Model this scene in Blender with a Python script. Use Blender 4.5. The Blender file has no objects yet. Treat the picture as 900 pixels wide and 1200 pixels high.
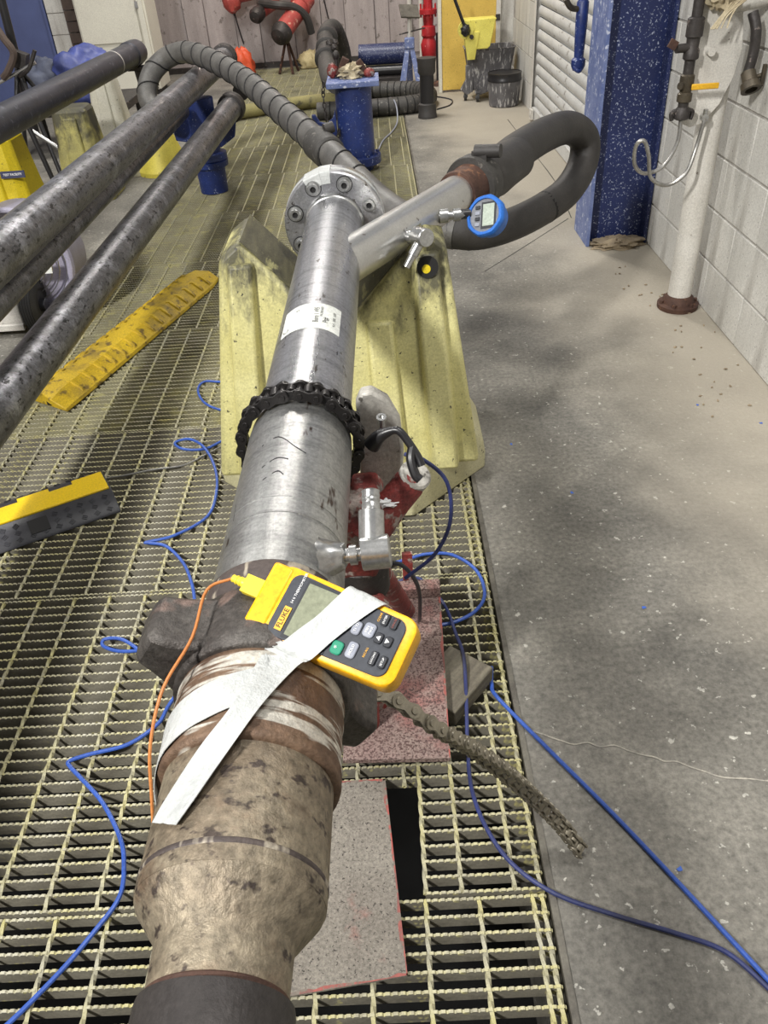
import bpy, math, random
from mathutils import Vector as V, Matrix, Euler, noise
random.seed(7)
S = bpy.context.scene
COL = S.collection
PI = math.pi

# ------------------------------------------------------------------ camera
FOC = 920.0                                   # focal length for a 900 x 1200 frame
down = V((90, 1200, FOC)).normalized()        # vertical direction in camera axes
fwd = V((-21, -704, FOC)).normalized()        # direction of the grating rods in camera axes
fwd = (fwd - fwd.dot(down) * down).normalized()
upv = -down
right = fwd.cross(upv)
def cam_axis(c): return V((right.dot(c), fwd.dot(c), upv.dot(c)))
cx, cy, cz = cam_axis(V((1, 0, 0))), cam_axis(V((0, -1, 0))), cam_axis(V((0, 0, -1)))
cam_d = bpy.data.cameras.new('camera')
cam_d.sensor_fit = 'VERTICAL'; cam_d.sensor_height = 24.0; cam_d.sensor_width = 18.0
cam_d.lens = 24.0 * FOC / 1200.0
cam_d.clip_start = 0.02; cam_d.clip_end = 100
cam = bpy.data.objects.new('camera', cam_d); COL.objects.link(cam)
m = Matrix((cx, cy, cz)).transposed().to_4x4(); m.translation = V((0, 0, 1.5))
cam.matrix_world = m
S.camera = cam

# ------------------------------------------------------------------ world, lamps, exposure
w = bpy.data.worlds.new('world'); S.world = w; w.use_nodes = True
bg = w.node_tree.nodes['Background']
bg.inputs[0].default_value = (0.94, 0.97, 1.0, 1); bg.inputs[1].default_value = 0.21
def area(name, loc, target, sx, sy, power, col=(1, .97, .92)):
    d = bpy.data.lights.new(name, 'AREA'); d.shape = 'RECTANGLE'; d.size = sx; d.size_y = sy
    d.energy = power; d.color = col
    o = bpy.data.objects.new(name, d); COL.objects.link(o); o.location = loc
    o.rotation_euler = (V(target) - V(loc)).to_track_quat('-Z', 'Y').to_euler()
    return o
area('bay_lamp', (-2.9, -1.6, 4.3), (-0.5, 2.2, 0), 0.3, 0.8, 400, (1, .98, .94))
area('bay_lamp', (-3.2, 4.2, 4.8), (-0.6, 4.0, 0), 0.5, 1.3, 110, (1, .98, .94))
area('bay_lamp', (1.0, 1.2, 4.8), (0.1, 2.2, 0), 0.4, 1.4, 90, (1, .98, .95))
area('bay_lamp', (-0.6, 7.5, 5.0), (-0.4, 7.3, 0), 0.7, 1.4, 210, (1, .96, .9))
area('bay_lamp', (-0.9, 10.4, 3.4), (-1.0, 11.2, 0.4), 0.4, 0.4, 40, (1, .86, .72))
vs = S.view_settings
vs.view_transform = 'Standard'; vs.look = 'None'; vs.exposure = 0.0; vs.gamma = 1.0
vs.use_curve_mapping = False

# ------------------------------------------------------------------ materials
def lin(c):
    def f(x):
        x /= 255.0
        return x / 12.92 if x <= .04045 else ((x + .055) / 1.055) ** 2.4
    return (f(c[0]), f(c[1]), f(c[2]), 1)
MATS = {}
def mat(name, c1, c2=None, sc=6, rough=.5, metal=0., bump=0., bsc=80, c3=None, s3=30, t3=(.6, .66), c4=None, s4=5, t4=(.55, .7),
        stretch=(1, 1, 1), st3=None, st4=None, rvar=0., alpha=None, coat=0., emit=None, trans=0., spec=.5, grain=.16, gs=170):
    if name in MATS: return MATS[name]
    M = bpy.data.materials.new(name); M.use_nodes = True; MATS[name] = M
    nt = M.node_tree; N = nt.nodes; L = nt.links; b = N['Principled BSDF']
    b.inputs['Roughness'].default_value = rough; b.inputs['Metallic'].default_value = metal
    b.inputs['Coat Weight'].default_value = coat; b.inputs['Specular IOR Level'].default_value = spec
    b.inputs['Base Color'].default_value = lin(c1)
    if trans: b.inputs['Transmission Weight'].default_value = trans
    if alpha is not None: b.inputs['Alpha'].default_value = alpha
    tc = N.new('ShaderNodeTexCoord')
    def nz(scale, st, det=5, rg=.6):
        mp = N.new('ShaderNodeMapping'); mp.inputs['Scale'].default_value = st or (1, 1, 1)
        L.new(tc.outputs['Object'], mp.inputs[0])
        n = N.new('ShaderNodeTexNoise'); n.inputs['Scale'].default_value = scale
        n.inputs['Detail'].default_value = det; n.inputs['Roughness'].default_value = rg
        L.new(mp.outputs[0], n.inputs['Vector']); return n.outputs[0]
    def ramp(src, lo, hi):
        r = N.new('ShaderNodeMapRange'); r.inputs[1].default_value = lo; r.inputs[2].default_value = hi
        L.new(src, r.inputs[0]); return r.outputs[0]
    def mix(fac, a, bb):
        x = N.new('ShaderNodeMix'); x.data_type = 'RGBA'
        L.new(fac, x.inputs[0])
        if isinstance(a, tuple): x.inputs[6].default_value = a
        else: L.new(a, x.inputs[6])
        x.inputs[7].default_value = bb
        return x.outputs[2]
    col = lin(c1)
    if c2:
        f = ramp(nz(sc, stretch), .34, .66); col = mix(f, col, lin(c2))
        if rvar:
            r = N.new('ShaderNodeMapRange'); r.inputs[3].default_value = rough - rvar; r.inputs[4].default_value = rough + rvar
            L.new(f, r.inputs[0]); L.new(r.outputs[0], b.inputs['Roughness'])
    if c4: col = mix(ramp(nz(s4, st4, 6, .65), *t4), col, lin(c4))
    if c3: col = mix(ramp(nz(s3, st3, 3, .6), *t3), col, lin(c3))
    if grain and c2:
        g = N.new('ShaderNodeMapRange'); g.inputs[1].default_value = .3; g.inputs[2].default_value = .7; g.inputs[3].default_value = 1 - grain * 1.4; g.inputs[4].default_value = 1 + grain
        L.new(nz(gs, None, 4, .7), g.inputs[0])
        hv = N.new('ShaderNodeVectorMath'); hv.operation = 'SCALE'
        L.new(col, hv.inputs[0]); L.new(g.outputs[0], hv.inputs['Scale']); col = hv.outputs[0]
    if not isinstance(col, tuple): L.new(col, b.inputs['Base Color'])
    if emit: b.inputs['Emission Color'].default_value = lin(c1); b.inputs['Emission Strength'].default_value = emit
    if bump:
        bp = N.new('ShaderNodeBump'); bp.inputs['Strength'].default_value = bump; bp.inputs['Distance'].default_value = .01
        L.new(nz(bsc, stretch, 6, .65), bp.inputs['Height']); L.new(bp.outputs[0], b.inputs['Normal'])
    return M

concrete = mat('concrete', (114, 111, 104), (142, 138, 129), 3.2, .72, 0, .4, 60, c3=(182, 179, 170), s3=36, t3=(.65, .68), c4=(84, 82, 78), s4=1.7, t4=(.44, .7), grain=.3, gs=70)
def dusty_margin(M):      # pale tan dust settled along the right hand wall, ragged edge
    nt = M.node_tree; N = nt.nodes; L = nt.links; b = N['Principled BSDF']; src = b.inputs['Base Color'].links[0].from_socket
    tc = N.new('ShaderNodeTexCoord'); sp = N.new('ShaderNodeSeparateXYZ'); L.new(tc.outputs['Object'], sp.inputs[0])
    n = N.new('ShaderNodeTexNoise'); n.inputs['Scale'].default_value = 1.6; n.inputs['Detail'].default_value = 6; L.new(tc.outputs['Object'], n.inputs['Vector'])
    a = N.new('ShaderNodeMath'); a.operation = 'MULTIPLY_ADD'; a.inputs[1].default_value = .9; L.new(n.outputs[0], a.inputs[0]); L.new(sp.outputs[0], a.inputs[2])
    yy = N.new('ShaderNodeMath'); yy.operation = 'MULTIPLY_ADD'; yy.inputs[1].default_value = .10; L.new(sp.outputs[1], yy.inputs[0]); L.new(a.outputs[0], yy.inputs[2])
    r = N.new('ShaderNodeMapRange'); r.inputs[1].default_value = 1.35; r.inputs[2].default_value = 1.95; r.inputs[4].default_value = .8; L.new(yy.outputs[0], r.inputs[0])
    x = N.new('ShaderNodeMix'); x.data_type = 'RGBA'; L.new(r.outputs[0], x.inputs[0]); L.new(src, x.inputs[6]); x.inputs[7].default_value = lin((170, 162, 147))
    L.new(x.outputs[2], b.inputs['Base Color'])
dusty_margin(concrete)
concrete_wall = mat('board marked concrete', (176, 166, 164), (150, 141, 139), 2.5, .8, 0, .3, 40, c3=(120, 112, 108), s3=14, t3=(.62, .72), stretch=(3, 3, .5))
joint_m = mat('joint filler', (92, 88, 82), (70, 68, 64), 12, .9)
crack_m = mat('crack lime', (190, 184, 170), (150, 146, 138), 30, .9)
def greasy_crown(M, z0, z1):   # black grease rubbed in by pipes, streaky, towards the saddle top
    nt = M.node_tree; N = nt.nodes; L = nt.links; b = N['Principled BSDF']; src = b.inputs['Base Color'].links[0].from_socket
    tc = N.new('ShaderNodeTexCoord'); sp = N.new('ShaderNodeSeparateXYZ'); L.new(tc.outputs['Object'], sp.inputs[0])
    mp = N.new('ShaderNodeMapping'); mp.inputs['Scale'].default_value = (1.3, .8, .6); L.new(tc.outputs['Object'], mp.inputs[0])
    n = N.new('ShaderNodeTexNoise'); n.inputs['Scale'].default_value = 9; n.inputs['Detail'].default_value = 8; n.inputs['Roughness'].default_value = .7; L.new(mp.outputs[0], n.inputs['Vector'])
    a = N.new('ShaderNodeMapRange'); a.inputs[1].default_value = z0; a.inputs[2].default_value = z1; L.new(sp.outputs[2], a.inputs[0])
    m2 = N.new('ShaderNodeMath'); m2.operation = 'MULTIPLY_ADD'; m2.inputs[1].default_value = .42; L.new(a.outputs[0], m2.inputs[0]); L.new(n.outputs[0], m2.inputs[2])
    r = N.new('ShaderNodeMapRange'); r.inputs[1].default_value = .66; r.inputs[2].default_value = .84; r.inputs[4].default_value = .9; L.new(m2.outputs[0], r.inputs[0])
    x = N.new('ShaderNodeMix'); x.data_type = 'RGBA'; L.new(r.outputs[0], x.inputs[0]); L.new(src, x.inputs[6]); x.inputs[7].default_value = lin((62, 60, 52))
    L.new(x.outputs[2], b.inputs['Base Color'])
bar_side = mat('grating steel', (152, 147, 132), (112, 107, 95), 9, .65, .05, .2, 90, c3=(196, 188, 130), s3=24, t3=(.6, .68), stretch=(.6, 1, 1))
bar_top = mat('grating worn top', (190, 187, 174), (192, 184, 116), 7, .5, .15, 0, c4=(160, 155, 134), s4=20, t4=(.45, .6))
rod_m = mat('grating twisted rod', (166, 163, 150), (188, 180, 118), 7, .5, .15, .1, 60)
bar_far = mat('grating yellow dust', (164, 159, 130), (134, 129, 102), 3, .7, .05, .2, 60, c3=(178, 171, 122), s3=12, t3=(.54, .68), c4=(96, 92, 74), s4=2.5, t4=(.56, .72))
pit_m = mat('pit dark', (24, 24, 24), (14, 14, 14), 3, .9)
edge_m = mat('edge steel', (120, 116, 106), (84, 80, 74), 14, .6, .3, .2, 50)
block_m = mat('white painted block', (192, 190, 184), (206, 204, 198), 2.2, .65, 0, .3, 45, c3=(110, 104, 98), s3=120, t3=(.66, .70), c4=(158, 154, 147), s4=3.4, t4=(.48, .7), st4=(2.4, 2.4, .3))
mortar_m = mat('mortar', (176, 172, 166), (150, 146, 140), 20, .85)
shutter_m = mat('shutter white', (206, 206, 203), (188, 188, 186), 3, .45, .05, 0, c3=(140, 136, 130), s3=22, t3=(.62, .72), st3=(1, .3, 1))
white_p = mat('white paint', (214, 211, 204), (196, 192, 184), 5, .5, 0, .08, 40, c3=(120, 110, 100), s3=60, t3=(.68, .73))
blue_col = mat('blue paint spattered', (34, 46, 92), (26, 36, 76), 3, .42, 0, .06, 40, c3=(160, 168, 190), s3=115, t3=(.61, .65))
blue_worn = mat('blue paint worn', (38, 58, 122), (30, 44, 94), 7, .42, 0, .15, 40, c3=(140, 152, 186), s3=60, t3=(.63, .69), grain=.25)
blue_pale = mat('blue paint rubbed', (84, 100, 150), (120, 132, 172), 14, .5, 0, .1, 40, c3=(190, 196, 214), s3=40, t3=(.58, .66))
steel_pol = mat('brushed steel tube', (204, 204, 206), (172, 172, 176), 9, .33, .88, .08, 120, c3=(104, 98, 94), s3=40, t3=(.66, .70), c4=(120, 120, 124), s4=14, t4=(.5, .8), stretch=(3, .25, 3), rvar=.08, st3=(1.6, .5, 1.6), st4=(.4, 3, .4), grain=.2)
steel_branch = mat('smooth steel branch', (210, 209, 206), (194, 193, 190), 6, .3, .85, .03, 100, c3=(120, 112, 106), s3=30, t3=(.68, .73), grain=.08)
steel_mid = mat('brushed steel tube dull', (194, 194, 191), (160, 160, 159), 9, .36, .86, .1, 110, c3=(84, 66, 56), s3=24, t3=(.655, .70), c4=(112, 112, 112), s4=12, t4=(.5, .8), stretch=(3, .25, 3), rvar=.08, st3=(1.4, .35, 1.4), st4=(.4, 3, .4), grain=.2)
steel_fit = mat('machined steel', (196, 196, 194), (168, 168, 168), 20, .3, .9, .03, 80)
dark_collar = mat('peeling dark collar', (92, 82, 78), (70, 62, 60), 12, .55, .3, .3, 60, c3=(170, 160, 144), s3=14, t3=(.55, .6), st3=(2, .6, 2))
rust_band = mat('rusty painted sleeve', (126, 102, 82), (92, 70, 56), 14, .55, .3, .4, 70, c3=(196, 191, 180), s3=13, t3=(.5, .55), st3=(.5, 4, .5), grain=.28, gs=90)
low_pipe = mat('chipped painted casing', (152, 141, 121), (120, 107, 90), 9, .46, .4, .4, 70, c3=(72, 62, 56), s3=42, t3=(.575, .65), c4=(108, 86, 68), s4=7, t4=(.5, .66), st3=(1, 1.4, 1), st4=(1, 1.4, 1), grain=.34, gs=80)
black_iron = mat('black iron', (70, 66, 64), (52, 48, 47), 10, .5, .4, .25, 60, c3=(120, 110, 104), s3=30, t3=(.64, .7))
nut_m = mat('cast wing nut', (92, 88, 84), (68, 63, 60), 14, .5, .5, .5, 50, c3=(124, 106, 98), s3=16, t3=(.57, .66), grain=.3, gs=120)
rubber = mat('black rubber', (48, 46, 45), (62, 59, 57), 8, .55, 0, .15, 60, stretch=(1, 1, 1))
rubber_d = mat('dusty rubber hose', (56, 54, 52), (72, 70, 67), 9, .6, 0, .2, 60, c3=(112, 108, 102), s3=34, t3=(.6, .68))
wrap_m = mat('spiral wrap', (104, 102, 98), (76, 74, 72), 10, .5, 0, .2, 50)
seam_m = mat('wrap seam', (22, 21, 21), None, rough=.7)
left_pipe = mat('weathered grey pipe', (128, 127, 130), (98, 97, 99), 8, .34, .6, .25, 60, c3=(56, 55, 56), s3=38, t3=(.57, .65), c4=(168, 168, 174), s4=9, t4=(.52, .7), st3=(1.6, .7, 1.6), grain=.3, gs=100)
dark_pipe = mat('dark pipe', (70, 70, 78), (54, 54, 60), 8, .42, .35, .12, 60, c3=(104, 104, 114), s3=26, t3=(.6, .7))
rust_m = mat('rusty iron', (92, 66, 54), (68, 48, 42), 16, .7, .3, .35, 60, c3=(130, 92, 68), s3=24, t3=(.6, .68))
yel_saddle = mat('dirty yellow plastic', (212, 206, 148), (196, 189, 126), 5, .5, 0, .15, 40, c3=(58, 54, 44), s3=75, t3=(.655, .70), c4=(150, 145, 104), s4=4, t4=(.55, .78), grain=.16)
greasy_crown(yel_saddle, .42, .86)
yel_bright = mat('bright yellow plastic', (226, 202, 34), (210, 186, 30), 5, .5, 0, .1, 40, c3=(120, 100, 30), s3=50, t3=(.66, .72))
yel_dirty = mat('grimy yellow plastic', (184, 176, 104), (140, 134, 88), 6, .6, 0, .15, 40, c3=(58, 54, 48), s3=5, t3=(.5, .62), grain=.2)
skirt_m = mat('pale saddle skirt', (208, 202, 166), (192, 186, 146), 5, .5, 0, .15, 40, c3=(90, 86, 70), s3=60, t3=(.65, .70), grain=.16)
white_saddle = mat('whitish plastic', (206, 203, 190), (186, 182, 164), 4, .55, 0, .1, 40, c3=(110, 104, 90), s3=40, t3=(.66, .72))
smear_m = mat('black grease smear', (70, 68, 58), (110, 106, 82), 26, .5, 0, .15, 40, c3=(168, 163, 116), s3=30, t3=(.6, .68), st3=(1, .3, 1), stretch=(1, .3, 1), grain=.3)
ramp_yel = mat('yellow rubber ramp', (206, 174, 40), (188, 156, 34), 6, .5, 0, .2, 50, c3=(112, 92, 44), s3=24, t3=(.56, .66), c4=(138, 116, 50), s4=8, t4=(.5, .7), grain=.25)
prot_yel = mat('protector lid yellow', (246, 208, 20), (236, 196, 18), 6, .4)
prot_blk = mat('protector black', (46, 46, 50), (58, 58, 64), 12, .4, 0, .05)
red_p = mat('red paint worn', (146, 62, 56), (118, 48, 46), 12, .55, .1, .4, 50, c3=(160, 146, 138), s3=26, t3=(.56, .62), c4=(76, 44, 40), s4=10, t4=(.48, .64), grain=.35)
red_plate = mat('speckled red plate', (134, 112, 106), (146, 128, 120), 9, .7, .05, .3, 90, c3=(88, 66, 63), s3=190, t3=(.5, .58), c4=(142, 60, 58), s4=6, t4=(.52, .74), grain=.35, gs=260)
grey_plate = mat('speckled grey plate', (138, 132, 122), (122, 115, 106), 6, .65, .1, .3, 90, c3=(64, 58, 54), s3=150, t3=(.6, .65), c4=(158, 100, 92), s4=4, t4=(.62, .76), grain=.35, gs=220)
plate_edge = mat('plate red edge', (170, 84, 76), (120, 84, 78), 30, .6, c3=(120,110,100), s3=40, t3=(.5,.56))
jaw_m = mat('bare cast jaw', (196, 193, 186), (164, 160, 152), 16, .55, .35, .3, 50, c3=(90, 86, 80), s3=30, t3=(.62, .68))
chain_blk = mat('chain black', (60, 57, 56), (44, 42, 42), 20, .38, .55, .1, 60)
chain_grey = mat('chain grey', (170, 162, 144), (132, 125, 110), 20, .42, .5, .15, 60)
black_paint = mat('black gloss paint', (34, 33, 35), None, rough=.35)
wood_m = mat('weathered timber', (122, 116, 100), (88, 82, 72), 6, .8, 0, .3, 40, stretch=(8, .6, 8))
cab_blue = mat('blue cable', (58, 94, 180), (48, 80, 160), 6, .4)
cab_navy = mat('dark blue cable', (52, 62, 118), (36, 40, 70), 9, .45)
cab_black = mat('black cable', (36, 36, 40), (50, 52, 66), 5, .45)
orange_m = mat('orange lead', (206, 132, 70), (190, 116, 58), 8, .5)
dmm_yel = mat('meter yellow', (250, 186, 24), (244, 178, 20), 6, .4)
plug_yel = mat('plug yellow', (240, 214, 60), None, rough=.45)
dmm_dark = mat('meter charcoal', (64, 67, 74), (56, 59, 66), 10, .45)
screen_m = mat('grey lcd', (142, 146, 124), (132, 136, 116), 4, .25)
btn_dark = mat('button dark', (40, 42, 48), None, rough=.5)
btn_grey = mat('button grey', (142, 146, 158), None, rough=.5)
btn_green = mat('button green', (40, 140, 110), None, rough=.45)
btn_orange = mat('button orange', (240, 170, 40), None, rough=.45)
btn_purple = mat('button purple', (110, 100, 190), None, rough=.45)
print_w = mat('print white', (236, 236, 236), None, rough=.6)
print_k = mat('print black', (26, 26, 28), None, rough=.6)
print_o = mat('print amber', (240, 180, 60), None, rough=.6)
tape_m = mat('white tape', (198, 200, 198), (182, 185, 184), 14, .38, 0, .6, 45, grain=.08)
label_m = mat('paper label', (222, 224, 218), (206, 208, 202), 12, .55)
gauge_blue = mat('gauge blue', (38, 110, 200), (30, 98, 186), 6, .45)
fan_m = mat('fan lilac grey', (176, 172, 190), (158, 154, 172), 5, .45, .1)
tyre_m = mat('tyre', (66, 66, 66), (52, 52, 52), 10, .7, 0, .1)
door_blue = mat('blue door paint', (84, 96, 142), (76, 86, 128), 3, .5)
brown_blk = mat('brown block', (92, 78, 70), (78, 66, 60), 9, .8, 0, .2, 40)
cream_m = mat('cream cabinet', (222, 219, 204), (212, 208, 194), 2, .45)
tarp_m = mat('blue tarp', (78, 90, 158), (56, 66, 120), 5, .5, 0, .4, 14)
tarp_g = mat('grey blue cloth', (84, 90, 108), (54, 58, 74), 6, .7, 0, .4, 14)
ply_yel = mat('yellow ply sheet', (224, 190, 92), (208, 174, 80), 3, .6, 0, .08, 30, c3=(126, 104, 54), s3=70, t3=(.65, .7))
tub_m = mat('splashed grey tub', (104, 102, 104), (74, 72, 74), 6, .6, 0, .2, 40, c3=(176, 174, 172), s3=22, t3=(.55, .64), st3=(2, 2, .5))
pail_yel = mat('yellow wringer', (232, 222, 110), (214, 202, 90), 5, .5, 0, .05, 40, c3=(130, 120, 60), s3=40, t3=(.66, .7))
red_hyd = mat('red hydrant', (196, 44, 50), (168, 36, 42), 8, .45, 0, .1, 40, c3=(220, 150, 150), s3=30, t3=(.66, .72))
red_pipe = mat('dusty red pipe', (190, 84, 76), (160, 70, 66), 6, .5, 0, .15, 40, c3=(214, 160, 140), s3=18, t3=(.6, .7))
orange_bag = mat('orange bag', (222, 92, 52), (190, 72, 44), 6, .5)
foam_m = mat('cream foam', (216, 200, 154), (196, 178, 132), 9, .8, 0, .5, 20)
dust_hose = mat('yellow dusted hose', (150, 142, 92), (112, 106, 70), 6, .75, 0, .3, 40, c3=(80, 76, 56), s3=12, t3=(.56, .66))
brass_m = mat('dark brass', (88, 80, 66), (66, 60, 52), 14, .5, .5, .15, 60)
tube_m = mat('metal braided tube', (176, 174, 170), (150, 148, 144), 30, .35, .8)
valve_yel = mat('valve handle yellow', (228, 178, 40), (206, 156, 36), 20, .5)
cloth_m = mat('frayed cloth', (196, 184, 156), (160, 146, 118), 14, .85, 0, .4, 30)
dirt_m = mat('tan dirt', (164, 148, 122), (138, 124, 104), 20, .95, 0, .5, 60)
chip_m = mat('blue paint chip', (60, 100, 190), None, rough=.6)

# ------------------------------------------------------------------ mesh helpers
def frame_of(d):
    d = V(d).normalized()
    a = V((0, 0, 1)) if abs(d.z) < .9 else V((1, 0, 0))
    x = a.cross(d).normalized(); y = d.cross(x)
    return x, y, d
def smooth_path(pts, n=6, closed=False):
    pts = [V(p) for p in pts]
    if len(pts) < 3: return pts
    out = []
    P = [2 * pts[0] - pts[1]] + pts + [2 * pts[-1] - pts[-2]]
    for i in range(1, len(P) - 2):
        p0, p1, p2, p3 = P[i - 1:i + 3]
        for k in range(n):
            t = k / n
            out.append(.5 * ((2 * p1) + (p2 - p0) * t + (2 * p0 - 5 * p1 + 4 * p2 - p3) * t * t + (3 * p1 - p0 - 3 * p2 + p3) * t ** 3))
    out.append(pts[-1]); return out
def path_frames(path):
    T = []
    for i in range(len(path)):
        a = path[max(i - 1, 0)]; b = path[min(i + 1, len(path) - 1)]
        T.append((b - a).normalized())
    x, y, _ = frame_of(T[0]); F = [(x, y, T[0])]
    for i in range(1, len(path)):
        x = F[-1][0]; x = (x - x.dot(T[i]) * T[i]).normalized()
        F.append((x, T[i].cross(x), T[i]))
    return F
class MB:
    def __init__(s): s.v = []; s.f = []; s.mi = []; s.cur = 0
    def add(s, vs, fs):
        o = len(s.v); s.v += [V(p) for p in vs]
        for f in fs: s.f.append([i + o for i in f]); s.mi.append(s.cur)
    def box(s, c, size, R=None, taper=1.0):
        hx, hy, hz = size[0] / 2, size[1] / 2, size[2] / 2
        vs = [V((x * hx * (taper if z > 0 else 1), y * hy * (taper if z > 0 else 1), z * hz)) for z in (-1, 1) for y in (-1, 1) for x in (-1, 1)]
        if R is not None: vs = [R @ p for p in vs]
        s.add([p + V(c) for p in vs], [(0, 2, 3, 1), (4, 5, 7, 6), (0, 1, 5, 4), (2, 6, 7, 3), (0, 4, 6, 2), (1, 3, 7, 5)]); return s
    def bx(s, a, b):
        a, b = V(a), V(b); return s.box((a + b) / 2, (b - a))
    def tube(s, pts, r, seg=10, n=6, caps=True, raw=False):
        path = [V(p) for p in pts] if raw else smooth_path(pts, n)
        F = path_frames(path); vs = []; fs = []
        for i, (p, (x, y, t)) in enumerate(zip(path, F)):
            rr = r(i / (len(path) - 1)) if callable(r) else r
            for k in range(seg):
                a = 2 * PI * k / seg; vs.append(p + x * math.cos(a) * rr + y * math.sin(a) * rr)
        for i in range(len(path) - 1):
            for k in range(seg):
                k2 = (k + 1) % seg
                fs.append((i * seg + k, i * seg + k2, (i + 1) * seg + k2, (i + 1) * seg + k))
        if caps: fs.append(tuple(range(seg))[::-1]); fs.append(tuple(range(len(vs) - seg, len(vs))))
        s.add(vs, fs); return s
    def lathe(s, o, d, prof, seg=32, caps=True):
        x, y, t = frame_of(d); o = V(o); vs = []; fs = []
        for (h, r) in prof:
            for k in range(seg):
                a = 2 * PI * k / seg; vs.append(o + t * h + (x * math.cos(a) + y * math.sin(a)) * r)
        for i in range(len(prof) - 1):
            for k in range(seg):
                k2 = (k + 1) % seg
                fs.append((i * seg + k, i * seg + k2, (i + 1) * seg + k2, (i + 1) * seg + k))
        if caps: fs.append(tuple(range(seg))[::-1]); fs.append(tuple(range(len(vs) - seg, len(vs))))
        s.add(vs, fs); return s
    def cyl(s, a, b, r, seg=20, r2=None):
        a, b = V(a), V(b); L = (b - a).length
        return s.lathe(a, b - a, [(0, r), (L, r if r2 is None else r2)], seg)
    def prism(s, poly, o, ex, ey, th, ez=None):
        ex, ey = V(ex).normalized(), V(ey).normalized(); n = V(ez).normalized() if ez else ex.cross(ey); o = V(o); k = len(poly)
        vs = [o + ex * p[0] + ey * p[1] for p in poly] + [o + ex * p[0] + ey * p[1] + n * th for p in poly]
        fs = [tuple(range(k))[::-1], tuple(range(k, 2 * k))] + [(i, (i + 1) % k, k + (i + 1) % k, k + i) for i in range(k)]
        s.add(vs, fs); return s
    def loft(s, rings, caps=True):
        k = len(rings[0]); vs = [V(p) for r in rings for p in r]; fs = []
        for i in range(len(rings) - 1):
            for j in range(k):
                j2 = (j + 1) % k; fs.append((i * k + j, i * k + j2, (i + 1) * k + j2, (i + 1) * k + j))
        if caps: fs.append(tuple(range(k))[::-1]); fs.append(tuple(range(len(vs) - k, len(vs))))
        s.add(vs, fs); return s
    def sheet(s, a, b, th=.0012, n=6, w=7, wr=.0015):
        a = smooth_path(a, n); b = smooth_path(b, n); k = len(a); top = []; bot = []
        for i in range(k):
            t = a[min(i + 1, k - 1)] - a[max(i - 1, 0)]; nn = t.cross(b[i] - a[i]).normalized()
            if nn.z < 0: nn = -nn
            for j in range(w):
                f = j / (w - 1); p = a[i].lerp(b[i], f)
                q = wr * (noise.noise(V((i * .22, f * 3.1, 2.0))) + .6 * noise.noise(V((i * .6 + f * 2, f * 5, 7.0)))) * math.sin(PI * f) ** .5
                top.append(p + nn * max(q, -.0005)); bot.append(p + nn * (max(q, -.0005) - th))
        o = k * w; fs = []
        for i in range(k - 1):
            for j in range(w - 1):
                fs += [(i * w + j, i * w + j + 1, (i + 1) * w + j + 1, (i + 1) * w + j), (o + i * w + j, o + (i + 1) * w + j, o + (i + 1) * w + j + 1, o + i * w + j + 1)]
            fs += [(i * w, (i + 1) * w, o + (i + 1) * w, o + i * w), (i * w + w - 1, o + i * w + w - 1, o + (i + 1) * w + w - 1, (i + 1) * w + w - 1)]
        for j in range(w - 1): fs += [(j, o + j, o + j + 1, j + 1), ((k - 1) * w + j, (k - 1) * w + j + 1, o + (k - 1) * w + j + 1, o + (k - 1) * w + j)]
        s.add(top + bot, fs); return s
    def ribbon(s, a, b, th=.0012, n=6):
        a = smooth_path(a, n); b = smooth_path(b, n); k = len(a); vs = []; fs = []
        nrm = []
        for i in range(k):
            t = (a[min(i + 1, k - 1)] - a[max(i - 1, 0)]); nn = t.cross(b[i] - a[i])
            nn = nn.normalized() if nn.length > 1e-9 else V((0, 0, 1))
            if nn.z < 0: nn = -nn
            nrm.append(nn)
        for i in range(k): vs += [a[i], b[i], b[i] - nrm[i] * th, a[i] - nrm[i] * th]
        for i in range(k - 1):
            for j in range(4): fs.append((i * 4 + j, i * 4 + (j + 1) % 4, (i + 1) * 4 + (j + 1) % 4, (i + 1) * 4 + j))
        fs += [(0, 1, 2, 3), (4 * k - 1, 4 * k - 2, 4 * k - 3, 4 * k - 4)]
        s.add(vs, fs); return s
    def blob(s, c, r, amp=.3, fr=3., seg=24, rings=14, seed=0, flat=None):
        vs = []; fs = []; c = V(c)
        for i in range(rings + 1):
            th = PI * i / rings
            for k in range(seg):
                a = 2 * PI * k / seg; d = V((math.sin(th) * math.cos(a), math.sin(th) * math.sin(a), math.cos(th)))
                q = 1 + amp * noise.fractal(d * fr + V((seed, 0, 0)), 1., 2., 4) if amp else 1
                p = V((d.x * r[0] * q, d.y * r[1] * q, d.z * r[2] * q))
                p += c
                if flat is not None and p.z < flat: p.z = flat
                vs.append(p)
        for i in range(rings):
            for k in range(seg): fs.append((i * seg + k, (i + 1) * seg + k, (i + 1) * seg + (k + 1) % seg, i * seg + (k + 1) % seg))
        s.add(vs, fs); return s
    def mesh(s, name, mats, ang=35):
        me = bpy.data.meshes.new(name)
        me.from_pydata([tuple(p) for p in s.v], [], s.f)
        for mm in (mats if isinstance(mats, (list, tuple)) else [mats]): me.materials.append(mm)
        for p, i in zip(me.polygons, s.mi): p.material_index = i
        import bmesh
        bm = bmesh.new(); bm.from_mesh(me); bmesh.ops.recalc_face_normals(bm, faces=bm.faces); bm.to_mesh(me); bm.free()
        me.polygons.foreach_set('use_smooth', [True] * len(me.polygons))
        me.set_sharp_from_angle(angle=math.radians(ang))
        return me
def put(name, me, parent=None, loc=(0, 0, 0), rot=None):
    o = bpy.data.objects.new(name, me); COL.objects.link(o)
    if parent: o.parent = parent
    o.location = loc
    if rot is not None: o.rotation_euler = rot
    return o
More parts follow.
